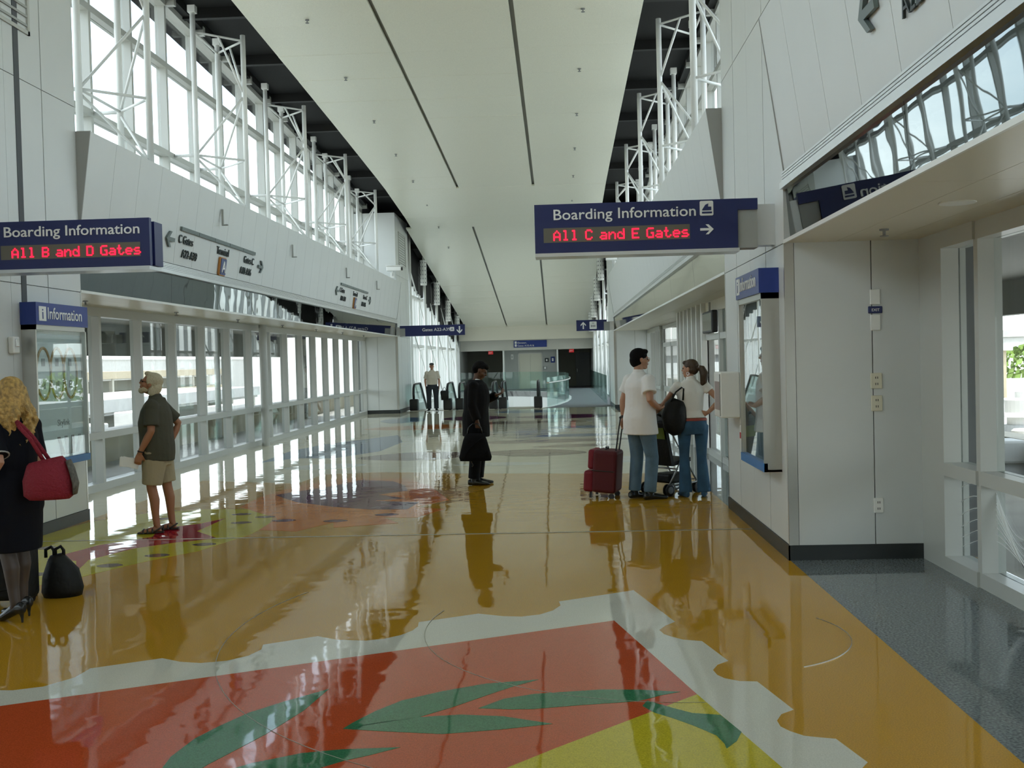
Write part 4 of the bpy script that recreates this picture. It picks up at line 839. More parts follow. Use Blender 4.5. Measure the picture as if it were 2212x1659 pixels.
def body_mesh(P, skin_legs=True):
    """P: joints in metres for a person facing +Y, feet near the origin."""
    mb = MB(); fem = P.get('fem', False); ht = 1.75
    hipw, waist, chest, shw = (.178, .128, .150, .165) if fem else (.168, .150, .172, .19)
    lean = P.get('lean', 0.0)
    tor = [(.80, .13, .095, 0), (.88, hipw-.005, .112, -.01), (.95, hipw, .11, -.012), (1.07, waist, .092, 0), (1.20, chest-.012, .108, .008), (1.32, chest, .112, .0), (1.395, chest*.86, .088, -.008), (1.44, .09, .068, -.012)]
    mb.tube([(P.get('sway', 0)*(z-.9), c+lean*(z-.9), z) for z, a, b, c in tor], [(a, b) for z, a, b, c in tor], 18, side=(1, 0, 0))
    hc = V3(P['head']); mb.tube([(P.get('sway', 0)*.55, -.012+lean*.55, 1.43), hc+V3((0, -.03, -.06))], [.056 if not fem else .047, .052 if not fem else .043], 12)
    M = Matrix.Translation(hc) @ Matrix.Rotation(P.get('yaw', 0), 4, 'Z') @ Matrix.Rotation(P.get('pitch', 0), 4, 'X') @ Matrix.Rotation(P.get('roll', 0), 4, 'Y') @ Matrix.Scale(P.get('hs', 1.0), 4)
    head_parts(mb, M, fem)
    k = .88 if fem else 1.0
    for sd, s in (('r', 1), ('l', -1)):
        sh, el, wr = [V3(p) for p in P['arm_'+sd]]
        mb.ell(tuple(sh), (.052*k, .050*k, .052*k)); mb.tube([sh+V3((-s*.06, 0, -.01)), sh, sh.lerp(el, .4), el, el.lerp(wr, .3), wr], [.046*k, .050*k, .047*k, .040*k, .042*k, .027*k], 12)
        d, n, th, cu = P['hand_'+sd]; hand(mb, wr, d, n, th, cu, P.get('hsc', 1.0)*(.9 if fem else 1.0))
        hp, kn, an, toe = [V3(p) for p in P['leg_'+sd]]
        back = V3((0, -.012, 0))
        mb.tube([hp, hp.lerp(kn, .35), kn+V3((0, .005, .06)), kn, kn.lerp(an, .32)+back, kn.lerp(an, .7), an], [.088, .078, .056, .054, .055*k, .040*k, .036*k], 14)
        if P.get('feet', False):
            f = (toe-an); f.z = 0; mb.tube([an+V3((0, 0, .02)), V3((an.x, an.y, .045))-f*.12, V3((an.x, an.y, .04))+f*.35, V3((an.x, an.y, .028))+f*.75, V3((an.x, an.y, .018))+f*1.02], [(.034, .034), (.034, .04), (.040, .032), (.045, .022), (.032, .012)], 12, side=(1, 0, 0))
    return mb, M
def shoe(mb, an, toe, w=.047, hgt=.075, heel=0.0):
    an, toe = V3(an), V3(toe); f = toe-an; f.z = 0; fn = f.normalized(); L = f.length; side = fn.cross(V3((0, 0, 1)))
    b = V3((an.x, an.y, 0)); h = heel
    mb.tube([b-fn*.085+V3((0, 0, .045+h)), b-fn*.065+V3((0, 0, .045+h)), b+V3((0, 0, .045+h*.9)), b+fn*L*.45+V3((0, 0, .036+h*.35)), b+fn*L*.8+V3((0, 0, .028)), b+fn*(L+.02)+V3((0, 0, .022)), b+fn*(L+.05)+V3((0, 0, .018))],
            [(w*.5, .03), (w*.72, .044), (w*.78, .046), (w*.95, .036), (w*1.02, .028), (w*.8, .022), (w*.35, .014)], 14, side=side)
    if not heel: mb.tube([b+V3((0, 0, .02)), b+V3((0, 0, hgt+.05))], [w*.85, w*.88], 12)
class Person:
    def __init__(s, label, loc, face, P, skin, H=1.75, voxel=.0075):
        s.P = P; s.root = thing('person', label, 'person', loc, math.atan2(face[1], face[0])-PI/2, 'travellers in the concourse')
        s.root.scale = (H/1.75,)*3
        mb, s.M = body_mesh(P); s.body = put('body', remesh(mb, 'body', voxel, 3), skin, s.root); head_extras(s.root, s.M, skin)
    def cloth(s, name, fill, m, voxel=.009, smooth=8, ground=None, label=None):
        mb = MB(); fill(mb); o = put(name, remesh(mb, name, voxel, smooth, ground), m, s.root)
        if label: o['label'] = label
        return o
    def torso(s, mb, z0, z1, g=.016, extra=None, shoulders=True):
        fem = s.P.get('fem', False); hipw, waist, chest = (.178, .128, .150) if fem else (.168, .150, .172); lean = s.P.get('lean', 0); sw = s.P.get('sway', 0)
        tor = [(.80, hipw*.98, .118, 0), (.88, hipw, .118, -.008), (.95, hipw, .114, -.01), (1.07, waist, .096, 0), (1.20, chest-.010, .112, .008), (1.32, chest+.004, .116, .0), (1.395, chest*.90, .096, -.006), (1.435, .105, .078, -.012), (1.475, .068, .066, -.012)]
        ext = extra or {}
        zz = [z0]+[t[0] for t in tor if z0 < t[0] < z1]+[z1]; A = np.array(tor)
        pts = []; rad = []
        for z in zz:
            a, b, c = (np.interp(z, A[:, 0], A[:, i]) for i in (1, 2, 3)); e = np.interp(z, *zip(*sorted(ext.items()))) if ext else 0
            pts.append((sw*(z-.9), c+lean*(z-.9), z)); rad.append((float(a+g+e), float(b+g+e*.9)))
        mb.tube(pts, rad, 20, side=(1, 0, 0))
    def sleeve(s, mb, sd, t, g=.016, flare=.006, r0=.058):
        sh, el, wr = [V3(p) for p in s.P['arm_'+sd]]; k = .88 if s.P.get('fem') else 1; sg = 1 if sd == 'r' else -1
        if t <= 1: pts = [sh+V3((-sg*.09, 0, -.01)), sh+V3((0, 0, .0)), sh.lerp(el, t*.55), sh.lerp(el, t)]; mb.ell(tuple(sh), (.060*k+g*.7,)*3); rad = [.060*k, (r0)*k+g*.8, (.050)*k+g, (.046)*k+g+flare]
        else: pts = [sh+V3((-sg*.09, 0, -.01)), sh+V3((0, 0, .0)), sh.lerp(el, .5), el, el.lerp(wr, (t-1)*.5), el.lerp(wr, t-1)]; mb.ell(tuple(sh), (.060*k+g*.7,)*3); rad = [.060*k, r0*k+g*.8, .05*k+g, .042*k+g, .04*k+g, .032*k+g+flare]
        mb.tube(pts, rad, 14)
    def trouser(s, mb, sd, t0, t1, g=.016, flare=0.0, wide=1.0):
        hp, kn, an, toe = [V3(p) for p in s.P['leg_'+sd]]
        def at(t): return hp.lerp(kn, t) if t <= 1 else kn.lerp(an, t-1)
        ts = [t for t in (0, .3, .6, .85, 1.0, 1.25, 1.5, 1.8, 2.0) if t < t1-.02]+[t1]
        base = {0: .095, .3: .085, .6: .072, .85: .064, 1.0: .061, 1.25: .060, 1.5: .058, 1.8: .056, 2.0: .056}
        rad = [float(np.interp(t, list(base), list(base.values())))*wide+g+(flare*max(0, t-1) if flare else 0) for t in ts]
        mb.tube([at(t) for t in ts], rad, 16)
def leg(x, y=0.0, tx=None, ty=.17, kx=None, ky=.012): return [(x*.95, -.005, .90), (x if kx is None else kx, y+ky, .49), (x*1.02, y-.03, .085), (x*1.1 if tx is None else tx, y-.03+ty, .03)]

# --- man in the black suit, facing the couple, looking at his phone
M_SUIT = mat('suit_black', (.0035, .0035, .0042), .85, spec=.2, bump=(9, .5, .02)); M_SHOEB = mat('shoe_black', (.010, .012, .013), .25); M_HAIRB = mat('hair_black', (.005, .0045, .0045), .8, spec=.15, bump=(70, .6, .01))
P = dict(head=(0, .075, 1.60), pitch=-.50, hs=1.02, lean=.03, arm_r=[(.19, -.02, 1.385), (.235, -.05, 1.13), (.235, .02, .905)], arm_l=[(-.19, 0, 1.385), (-.225, .09, 1.15), (-.10, .30, 1.25)],
         hand_r=((.0, .08, -1), (-1, 0, 0), -1, 1.25), hand_l=((.45, .72, .25), (.2, -.1, 1), -1, .9), leg_r=leg(.10, -.02), leg_l=leg(-.10, .03))
H = Person('man in a black suit looking down at a phone, black briefcase in hand', (-1.17, 14.42, 0), (1, .05), P, M_SKIND, 1.74)
def f(mb):
    H.torso(mb, .68, 1.47, .045, {.68: .035, .9: .03, 1.1: .04, 1.3: .02, 1.4: .01, 1.47: -.02}); H.sleeve(mb, 'r', 1.93, .022); H.sleeve(mb, 'l', 1.92, .022); mb.ell((.175, -.02, 1.385), (.08, .08, .06)); mb.ell((-.175, 0, 1.385), (.08, .08, .06))
H.cloth('jacket', f, M_SUIT)
H.cloth('shirt_collar', lambda mb: mb.tube([(0, .012, 1.43), (0, .036, 1.485)], [.060, .057], 14), M_SIGNW, .007)
def f(mb): H.trouser(mb, 'r', 0, 1.98, .02, wide=1.12); H.trouser(mb, 'l', 0, 1.98, .02, wide=1.12)
H.cloth('trousers', f, M_SUIT)
for q in 'lr': H.cloth('shoe', lambda mb: shoe(mb, *P['leg_'+q][2:], w=.052), M_SHOEB, .007, 3, .003)
def f(mb): mb.ell((0, -.022, .045), (.080, .098, .082), H.M); mb.ell((0, -.055, -.0), (.074, .068, .075), H.M); mb.ell((0, .045, .075), (.062, .05, .04), H.M)
H.cloth('hair', f, M_HAIRB, .007, 3)
ph = thing('phone', 'small dark phone held up by the man in the black suit', 'phone', (-.82, 14.53, 1.335), .3); build(MB().rbox((0, 0, 0), (.012, .055, .105), .006), 'body', M_PLASTICB, ph, rot=(0, -.7, 0)); build(MB().box(.0065, .008, -.022, .022, -.04, .045), 'screen', M_GREYD, ph, rot=(0, -.7, 0))
bc = thing('briefcase', 'soft black briefcase hanging from the hand of the man in the black suit', 'bag', (-1.17, 14.13, .36)); build(MB().tube([(-.0, 0, 0), (0, 0, .05), (0, 0, .28), (0, 0, .37)], [(.21, .07), (.225, .085), (.165, .075), (.13, .045)], 20, side=(1, 0, 0)), 'body', M_SUIT, bc, smooth=True)
build(MB().tube([(-.10, 0, .35), (-.085, 0, .45), (-.03, 0, .505), (.04, 0, .505), (.085, 0, .45), (.10, 0, .35)], .010, 8), 'handle', M_SHOEB, bc, smooth=True); build(MB().tube([(-.16, -.06, .04), (-.05, -.09, .2), (.1, -.08, .32)], .006, 6), 'strap', M_SUIT, bc, smooth=True)
build(MB().tube([(-.06, 0, 0), (-.03, 0, -.06), (-.05, 0, -.08)], .008, 6), 'strap_end', M_SHOEB, bc)

# --- grey-haired man in shorts, profile, looking up
M_OLV = mat('shirt_olive', (.060, .058, .038), .85, bump=(10, .5, .02)); M_KHAKI = mat('shorts_khaki', (.36, .31, .20), .85, bump=(10, .5, .02)); M_GREYH = mat('hair_grey', (.50, .44, .30), .7, bump=(60, .8, .012)); M_SAND = mat('sandal_brown', (.028, .022, .016), .5)
P = dict(head=(0, .045, 1.628), pitch=.33, yaw=.12, lean=-.02, feet=True, arm_l=[(-.19, .0, 1.385), (-.25, .0, 1.12), (-.235, .13, .885)], arm_r=[(.19, -.02, 1.385), (.275, -.19, 1.17), (.20, -.115, .965)],
         hand_l=((.0, .22, -1), (1, .1, 0), 1, 1.0), hand_r=((-.55, .25, -.6), (-.3, 1, 0), -1, .6), leg_l=leg(-.105, .03), leg_r=leg(.11, -.09))
O = Person('grey-haired man in olive shirt and khaki shorts looking up beside the glass wall', (-4.27, 10.78, 0), (-1, -.18), P, M_SKINT, 1.69)
def f(mb): mb.ell((0, .055, 1.07), (.15, .12, .19)); O.torso(mb, .80, 1.475, .03, {.80: .045, .95: .045, 1.05: .06, 1.2: .045, 1.35: .01, 1.47: -.012}); O.sleeve(mb, 'r', .80, .026, .012); O.sleeve(mb, 'l', .80, .026, .012); mb.tube([(0, -.012, 1.44), (0, .0, 1.51)], [.075, .068], 14)
O.cloth('polo_shirt', f, M_OLV)
def f(mb): O.torso(mb, .74, .98, .02, {.74: .02, .98: .01}); O.trouser(mb, 'r', .0, .90, .035, wide=1.15); O.trouser(mb, 'l', .0, .90, .035, wide=1.15)
O.cloth('shorts', f, M_KHAKI)
def f(mb):
    for s in q:
        an, toe = V3(P['leg_'+s][2]), V3(P['leg_'+s][3]); fv = toe-an; fv.z = 0
        mb.tube([V3((an.x, an.y, .012))-fv*.42, V3((an.x, an.y, .012)), V3((an.x, an.y, .012))+fv*.6, V3((an.x, an.y, .012))+fv*1.2], [(.036, .014), (.042, .016), (.050, .014), (.034, .012)], 12, side=(1, 0, 0))
        for t in (.25, .55, .82): c = V3((an.x, an.y, .034-.012*t))+fv*t; mb.tube([c+V3((.05, 0, -.02)), c+V3((.036, 0, .022)), c+V3((0, 0, .034-.012*t)), c+V3((-.036, 0, .022)), c+V3((-.05, 0, -.02))], .010, 6)
        c = V3((an.x, an.y, .055)); mb.tube([c+V3((.048, .02, -.03)), c+V3((.044, -.03, 0)), c+V3((0, -.052, .012)), c+V3((-.044, -.03, 0)), c+V3((-.048, .02, -.03))], .011, 6)
for q in 'lr': O.cloth('sandal', f, M_SAND, .006, 2, .003)
def f(mb): mb.ell((0, -.03, .045), (.086, .100, .088), O.M); mb.ell((0, -.07, -.03), (.082, .066, .095), O.M); mb.ell((.05, -.05, -.07), (.035, .05, .06), O.M); mb.ell((-.05, -.05, -.07), (.035, .05, .06), O.M); mb.ell((0, .04, .095), (.05, .05, .03), O.M); mb.ell((-.066, .0, .03), (.022, .045, .05), O.M); mb.ell((.066, .0, .03), (.022, .045, .05), O.M)
O.cloth('hair', f, M_GREYH, .008, 2)
def f(mb): mb.ell((0, .062, -.098), (.040, .036, .036), O.M); mb.ell((0, .090, -.046), (.024, .010, .007), O.M); mb.ell((.042, .03, -.075), (.018, .04, .03), O.M); mb.ell((-.042, .03, -.075), (.018, .04, .03), O.M)
O.cloth('beard', f, M_GREYH, .007, 2)
build(MB().tube([V3((-.238, .115, .905))+V3((.03*math.cos(t), .028*math.sin(t), .008*math.sin(t))) for t in np.linspace(0, 2*PI, 14)], [(.010, .006)]*14, 6), 'watch', M_PLASTICB, O.root)
gl = MB(); 
for s in (-1, 1): gl.tube([O.M @ V3(p) for p in ((s*.074, .0, .006), (s*.066, .07, .006), (s*.05, .098, .004))], .003, 6); gl.tube([O.M @ V3((s*.032+.022*math.cos(t), .101, .002+.017*math.sin(t))) for t in np.linspace(0, 2*PI, 12)], .0028, 6)
build(gl, 'spectacles', M_PLASTICB, O.root)
pp = thing('paper_sheets', 'folded white paper sheets in the hand of the grey-haired man', 'paper', (-4.475, 10.545, .765), .15)
for k, (dx, rz) in enumerate(((0, 0), (.02, .25), (-.01, -.2))): build(MB().box(-.085+dx, .085+dx, -.004+k*.004, -.001+k*.004, -.05, .05), 'sheet', M_SIGNW, pp, rot=(0, .18+rz*.4, rz*.3))

# --- man in the white shirt with the red suitcase, seen from behind
M_SHIRTW = mat('shirt_white', (.82, .80, .79), .85, bump=(7, .6, .02)); M_JEAN = mat('jeans_blue', (.095, .165, .235), .85, noise=(6, .18), bump=(14, .4, .02)); M_JEAND = mat('jeans_dark_blue', (.030, .085, .155), .85, noise=(6, .2), bump=(14, .4, .02))
P = dict(head=(0, .015, 1.632), yaw=-.35, pitch=.04, arm_l=[(-.195, -.01, 1.385), (-.265, -.06, 1.15), (-.275, -.05, .93)], arm_r=[(.195, -.01, 1.385), (.285, -.06, 1.16), (.21, .12, 1.06)],
         hand_l=((-.05, -.05, -1), (1, 0, 0), 1, 1.1), hand_r=((-.8, .55, .0), (0, -.2, 1), 1, .5), leg_l=leg(-.105, .0, tx=-.13), leg_r=leg(.115, .06, tx=.15))
W = Person('black-haired man in an untucked white shirt and jeans with his back turned', (.97, 12.62, 0), (.86, .51), P, M_SKIN, 1.815)
def f(mb): W.torso(mb, .76, 1.475, .028, {.76: .048, .9: .036, 1.05: .040, 1.2: .022, 1.38: .008, 1.47: -.012}); W.sleeve(mb, 'r', .62, .028, .014); W.sleeve(mb, 'l', .62, .028, .014); mb.tube([(0, -.015, 1.44), (0, -.01, 1.515)], [.075, .066], 14)
W.cloth('shirt', f, M_SHIRTW)
def f(mb): W.torso(mb, .80, .98, .016); W.trouser(mb, 'r', 0, 1.99, .016, wide=1.02); W.trouser(mb, 'l', 0, 1.99, .016, wide=1.02)
W.cloth('jeans', f, M_JEAN)
for q in 'lr': W.cloth('shoe', lambda mb: shoe(mb, *P['leg_'+q][2:], w=.055), M_SHOEB, .007, 3, .003)
def f(mb): mb.ell((0, -.02, .048), (.086, .106, .088), W.M); mb.ell((0, -.05, -.01), (.083, .078, .088), W.M); mb.ell((0, .05, .085), (.06, .05, .034), W.M)
W.cloth('hair', f, M_HAIRB, .007, 3)
gl = MB()
for s in (-1, 1): gl.tube([W.M @ V3(p) for p in ((s*.078, -.01, .006), (s*.068, .07, .006), (s*.05, .098, .004))], .003, 6); gl.tube([W.M @ V3((s*.032+.022*math.cos(t), .101, .002+.017*math.sin(t))) for t in np.linspace(0, 2*PI, 12)], .0028, 6)
build(gl, 'spectacles', M_CHROME, W.root)
build(MB().tube([V3((-.275, -.05, .945))+V3((.032*math.cos(t), .03*math.sin(t), 0)) for t in np.linspace(0, 2*PI, 14)], [(.011, .005)]*14, 6), 'watch', M_CHROME, W.root)

# --- woman in the white top with a ponytail
M_HAIRBR = mat('hair_brown', (.050, .026, .012), .5, bump=(60, .7, .01)); M_TOPW = mat('top_white', (.80, .77, .72), .85, bump=(9, .5, .015)); M_BELT = mat('belt_red', (.30, .05, .03), .6)
P = dict(fem=True, head=(-.01, .012, 1.61), yaw=1.05, pitch=.0, hs=.95, sway=-.02, arm_l=[(-.175, .0, 1.39), (-.32, .10, 1.175), (-.50, .20, .99)], arm_r=[(.175, -.01, 1.39), (.34, -.10, 1.20), (.185, -.085, 1.055)],
         hand_l=((-.6, .4, -.55), (0, .2, 1), 1, .9), hand_r=((-.75, .35, -.35), (0, .9, .2), -1, .35), leg_l=leg(-.10, .0, tx=-.13), leg_r=leg(.125, -.02, tx=.17, kx=.115))
Wo = Person('woman in a white top and flared jeans with ponytail, hand on hip', (1.60, 12.74, 0), (-.10, 1), P, M_SKIN, 1.70)
def f(mb): Wo.torso(mb, .985, 1.47, .014, {.985: .010, 1.08: .008, 1.2: .012, 1.3: .008, 1.47: -.002}); Wo.sleeve(mb, 'r', .34, .016, .004); Wo.sleeve(mb, 'l', .34, .016, .004); mb.tube([(0, -.012, 1.42), (0, -.01, 1.52)], [.066, .057], 14)
Wo.cloth('top', f, M_TOPW)
def f(mb): Wo.torso(mb, .80, .965, .014); Wo.trouser(mb, 'r', 0, 2.06, .004, flare=.028, wide=.96); Wo.trouser(mb, 'l', 0, 2.06, .004, flare=.028, wide=.96); mb.ell((-.075, -.085, .885), (.085, .06, .085)); mb.ell((.075, -.085, .885), (.085, .06, .085))
Wo.cloth('jeans', f, M_JEAND, ground=.01)
Wo.cloth('belt', lambda mb: mb.tube([(0, -.008, .955), (0, -.008, .990)], [(.196, .132), (.190, .128)], 20, side=(1, 0, 0)), M_BELT, .008, 2)
for q in 'lr': Wo.cloth('shoe', lambda mb: shoe(mb, *P['leg_'+q][2:], w=.042), M_JEAND, .007, 3, .003)
def f(mb): mb.ell((0, -.024, .042), (.084, .102, .086), Wo.M); mb.ell((0, -.05, -.01), (.080, .072, .075), Wo.M); mb.ell((0, .05, .08), (.058, .046, .03), Wo.M); mb.tube([Wo.M @ V3(p) for p in ((0, -.10, .02), (0, -.165, .0), (.0, -.20, -.08), (.01, -.185, -.17), (.02, -.15, -.235))], [.028, .045, .058, .046, .014], 12)
Wo.cloth('hair', f, M_HAIRBR, .007, 3)
build(MB().tube([Wo.M @ V3((.03*math.cos(t), -.135, .008+.03*math.sin(t))) for t in np.linspace(0, 2*PI, 12)], .008, 6), 'hair_tie', M_SIGNW, Wo.root)
build(MB().tube([Wo.M @ V3((-.078, -.0+.018*math.cos(t), -.065+.02*math.sin(t))) for t in np.linspace(0, 2*PI, 12)], .003, 6), 'earring', M_CHROME, Wo.root)
M_BAGB = mat('bag_black', (.006, .0065, .006), .6, spec=.3, bump=(14, .5, .02))
sb = thing('shoulder_bag', 'large soft black shoulder bag hanging at the side of the woman in white', 'bag', (1.40, 12.66, .765))
build(MB().tube([(0, 0, 0), (-.01, 0, .07), (-.02, 0, .22), (0, 0, .36), (.03, 0, .43)], [(.05, .06), (.13, .11), (.155, .12), (.13, .10), (.08, .04)], 18, side=(1, 0, 0)), 'body', M_BAGB, sb, smooth=True)
for dy in (-.05, .05): build(MB().tube([(-.06, dy, .40), (-.0, dy, .52), (.075, dy*.6, .575), (.10, dy*.4, .56), (.085, dy, .42)], .010, 6), 'strap', M_BAGB, sb, smooth=True)

# --- guard by the escalators
M_NAVYT = mat('trousers_dark', (.018, .024, .032), .8); M_CAP = mat('cap_dark', (.02, .022, .024), .7); M_SHIRTC = mat('shirt_cream', (.62, .57, .48), .85, bump=(9, .4, .02))
P = dict(head=(0, .02, 1.625), yaw=.1, arm_r=[(.19, 0, 1.385), (.25, -.02, 1.13), (.235, .03, .90)], arm_l=[(-.19, 0, 1.385), (-.25, -.02, 1.13), (-.245, .03, .89)], hand_r=((0, .1, -1), (-1, 0, 0), -1, .5), hand_l=((0, .05, -1), (1, 0, 0), 1, 1.1), leg_r=leg(.13, 0, tx=.18), leg_l=leg(-.13, 0, tx=-.18))
G = Person('guard in a cream shirt and dark cap standing at the escalators', (-4.48, 36.45, 0), (.1, -1), P, M_SKIN, 1.70, .009)
def f(mb): G.torso(mb, .97, 1.475, .026, {.97: .01, 1.1: .03, 1.47: -.012}); G.sleeve(mb, 'r', .8, .024, .01); G.sleeve(mb, 'l', .8, .024, .01); mb.tube([(0, -.01, 1.44), (0, 0, 1.505)], [.073, .066], 14)
G.cloth('shirt', f, M_SHIRTC, .010)
def f(mb): G.torso(mb, .80, .985, .018); G.trouser(mb, 'r', 0, 1.98, .022, wide=1.12); G.trouser(mb, 'l', 0, 1.98, .022, wide=1.12)
G.cloth('trousers', f, M_NAVYT, .010)
for q in 'lr': G.cloth('shoe', lambda mb: shoe(mb, *P['leg_'+q][2:], w=.052), M_SHOEB, .008, 3, .013)
def f(mb): mb.ell((0, -.015, .075), (.088, .108, .055), G.M); mb.ell((0, .10, .052), (.062, .06, .010), G.M)
G.cloth('cap', f, M_CAP, .008, 2)
G.cloth('hair', lambda mb: (mb.ell((0, -.03, .02), (.079, .088, .07), G.M), mb.ell((0, -.05, -.02), (.072, .06, .06), G.M)), M_HAIRB, .008, 2)
hb = thing('hand_bag', 'small black bag carried by the guard at the escalators', 'bag', (-4.05, 36.42, .38), .1); build(MB().tube([(0, 0, 0), (0, 0, .28), (0, 0, .34)], [(.12, .05), (.15, .06), (.12, .03)], 14, side=(1, 0, 0)), 'body', M_BAGB, hb, smooth=True); build(MB().tube([(-.06, 0, .33), (-.03, 0, .43), (.0, 0, .455), (.03, 0, .43), (.06, 0, .33)], .009, 6), 'handle', M_BAGB, hb)

# --- blonde woman at the picture edge with the red bag
M_BLOND = mat('hair_blonde', (.44, .28, .085), .55, noise=(38, .45), bump=(45, 1.0, .015)); M_DRESS = mat('dress_navy', (.0032, .0038, .0075), .85, spec=.2, bump=(8, .5, .02)); M_STOCK = mat('stockings_sheer_black', (.055, .038, .030), .5); M_NAIL = mat('nail_red', (.45, .03, .03), .25)
P = dict(fem=True, head=(0, .02, 1.615), yaw=-.25, pitch=-.05, hs=.97, arm_l=[(-.175, .0, 1.385), (-.235, -.12, 1.15), (-.225, .06, .985)], arm_r=[(.175, 0, 1.385), (.21, .0, 1.12), (.20, .12, .92)],
         hand_l=((.02, .75, -.65), (1, .2, 0), 1, .45), hand_r=((0, .4, -1), (-1, 0, 0), -1, .6), leg_l=[(-.085, -.005, .90), (-.085, -.0, .50), (-.085, -.06, .13), (-.085, .10, .03)], leg_r=[(.085, -.005, .90), (.08, .05, .50), (.08, .05, .13), (.08, .21, .03)])
B = Person('blonde woman in a navy dress and black heels with a red shoulder bag', (-3.81, 7.06, 0), (-1, .35), P, M_SKIN, 1.70)
def f(mb):
    B.torso(mb, .80, 1.47, .022, {.80: .02, .95: .012, 1.1: .02, 1.3: .01, 1.47: -.006}); mb.tube([(0, .0, .50), (0, 0, .62), (0, -.005, .80), (0, -.005, .90)], [(.185, .150), (.195, .150), (.205, .145), (.20, .135)], 20, side=(1, 0, 0)); B.sleeve(mb, 'r', .82, .022, .012); B.sleeve(mb, 'l', .82, .022, .012)
B.cloth('dress', f, M_DRESS)
def f(mb):
    for s in 'lr': hp, kn, an, toe = [V3(p) for p in P['leg_'+s]]; mb.tube([hp.lerp(kn, .7), kn, kn.lerp(an, .32)+V3((0, -.015, 0)), kn.lerp(an, .7), an, an+V3((0, .02, -.04))], [.064, .056, .056, .041, .036, .03], 14)
B.cloth('stockings', f, M_STOCK, .008, 3)
def f(mb):
    an, toe = P['leg_'+q][2:]; shoe(mb, an, toe, w=.038, heel=.062); a = V3(an); mb.tube([(a.x, a.y-.055, .07), (a.x, a.y-.058, .03), (a.x, a.y-.058, 0)], [.018, .010, .009], 8)
for q in 'lr': B.cloth('heeled_shoe', f, M_SHOEB, .006, 2, .002)
def f(mb):
    mb.ell((0, -.025, .045), (.090, .108, .092), B.M); mb.ell((0, -.07, -.06), (.095, .075, .13), B.M)
    rnd = random.Random(3)
    for k in range(44):
        a = rnd.uniform(.55, 2*PI-.55-.0); r = .085; x, y = r*math.sin(a), -.02-r*math.cos(a)*1.0; y = -.03-abs(y+.02)*.9 if abs(math.sin(a)) < .9 else -.04; l = rnd.uniform(.22, .40)
        mb.tube([B.M @ V3(p) for p in ((x*.9, y, .05), (x*1.15, y-.02, -.07), (x*1.3+rnd.uniform(-.035, .035), y-.03+rnd.uniform(-.035, .03), -l*.55), (x*1.1+rnd.uniform(-.04, .04), y-.01+rnd.uniform(-.04, .03), -l*.8), (x*1.2+rnd.uniform(-.05, .05), y-.03+rnd.uniform(-.05, .04), -l))], [.024, .024, .020, .013, .004], 7)
B.cloth('hair', f, M_BLOND, .0065, 1)
build(MB().tube([V3((-.225, .05, .993))+V3((.028*math.cos(t), .018*math.sin(t), .024*math.sin(t))) for t in np.linspace(0, 2*PI, 14)], [(.008, .005)]*14, 6), 'bracelet', M_CHROME, B.root)
trim = MB(); sh, el, wr = [V3(p) for p in P['arm_l']]
c = sh.lerp(el, .80); d = (el-sh).normalized(); a = d.orthogonal().normalized(); b2 = d.cross(a); trim.tube([c+a*.073*math.cos(t)+b2*.073*math.sin(t) for t in np.linspace(0, 2*PI, 18)], .006, 6); build(trim, 'sleeve_trim', M_SIGNG, B.root)
M_REDB = mat('bag_red_woven', (.23, .008, .025), .7, bump=(60, .9, .012)); M_SNAKE = mat('bag_grey_trim', (.10, .095, .08), .6, noise=(40, .5))
rb = thing('shoulder_bag', 'woven red shoulder bag with grey trim behind the blonde woman', 'bag', (-3.50, 6.93, .85), .25)
build(MB().tube([(0, 0, 0), (0, 0, .03), (0, 0, .14), (-.01, 0, .25), (-.015, 0, .275)], [(.13, .05), (.165, .075), (.17, .08), (.13, .065), (.11, .03)], 20, side=(1, 0, 0)), 'body', M_REDB, rb, smooth=True)
build(MB().tube([(.128, 0, .265), (.15, 0, .2), (.172, 0, .10), (.165, 0, .03)], [(.016, .055), (.018, .07), (.018, .075), (.012, .06)], 10, side=(1, 0, 0)), 'side_trim', M_SNAKE, rb, smooth=True)
build(MB().tube([(-.02, -.02, .26), (-.10, -.04, .42), (-.17, -.02, .50), (-.20, .03, .54), (-.17, .07, .50), (-.10, .06, .42), (.0, .03, .27)], [(.014, .006)]*7, 8), 'strap', M_REDB, rb, smooth=True)
dbg = thing('duffel_bag', 'slumped black duffel bag on the floor behind the blonde woman', 'bag', (-3.85, 7.78, 0), .2)
build(MB().tube([(0, 0, .0), (0, 0, .05), (-.01, 0, .18), (-.035, 0, .29), (-.04, 0, .32)], [(.14, .10), (.155, .12), (.135, .11), (.07, .07), (.045, .04)], 18, side=(1, 0, 0)), 'body', M_BAGB, dbg, smooth=True)
for dx in (-.055, .015): build(MB().tube([(-.04+dx-.02, 0, .30), (-.04+dx-.02, .0, .36), (-.02+dx, 0, .38), (.0+dx, 0, .35), (-.0+dx, 0, .29)], .013, 8), 'handle', M_BAGB, dbg, smooth=True)
sc_ = thing('rolling_suitcase', 'upright black suitcase mostly hidden behind the blonde woman', 'suitcase', (-4.12, 7.52, 0), .1); build(MB().rbox((0, 0, .31), (.36, .22, .54), .04, 3), 'shell', M_BAGB, sc_); build(MB().rbox((0, -.12, .30), (.30, .03, .36), .012), 'front_pocket', M_BAGB, sc_)
for dx in (-.13, .13): build(MB().lathe([(.03, -.012), (.03, .012)], (dx, .07, .03), 12, 'x'), 'wheel', M_PLASTICB, sc_); build(MB().cbox((dx, .07, .05), (.05, .06, .03)), 'foot', M_PLASTICB, sc_)

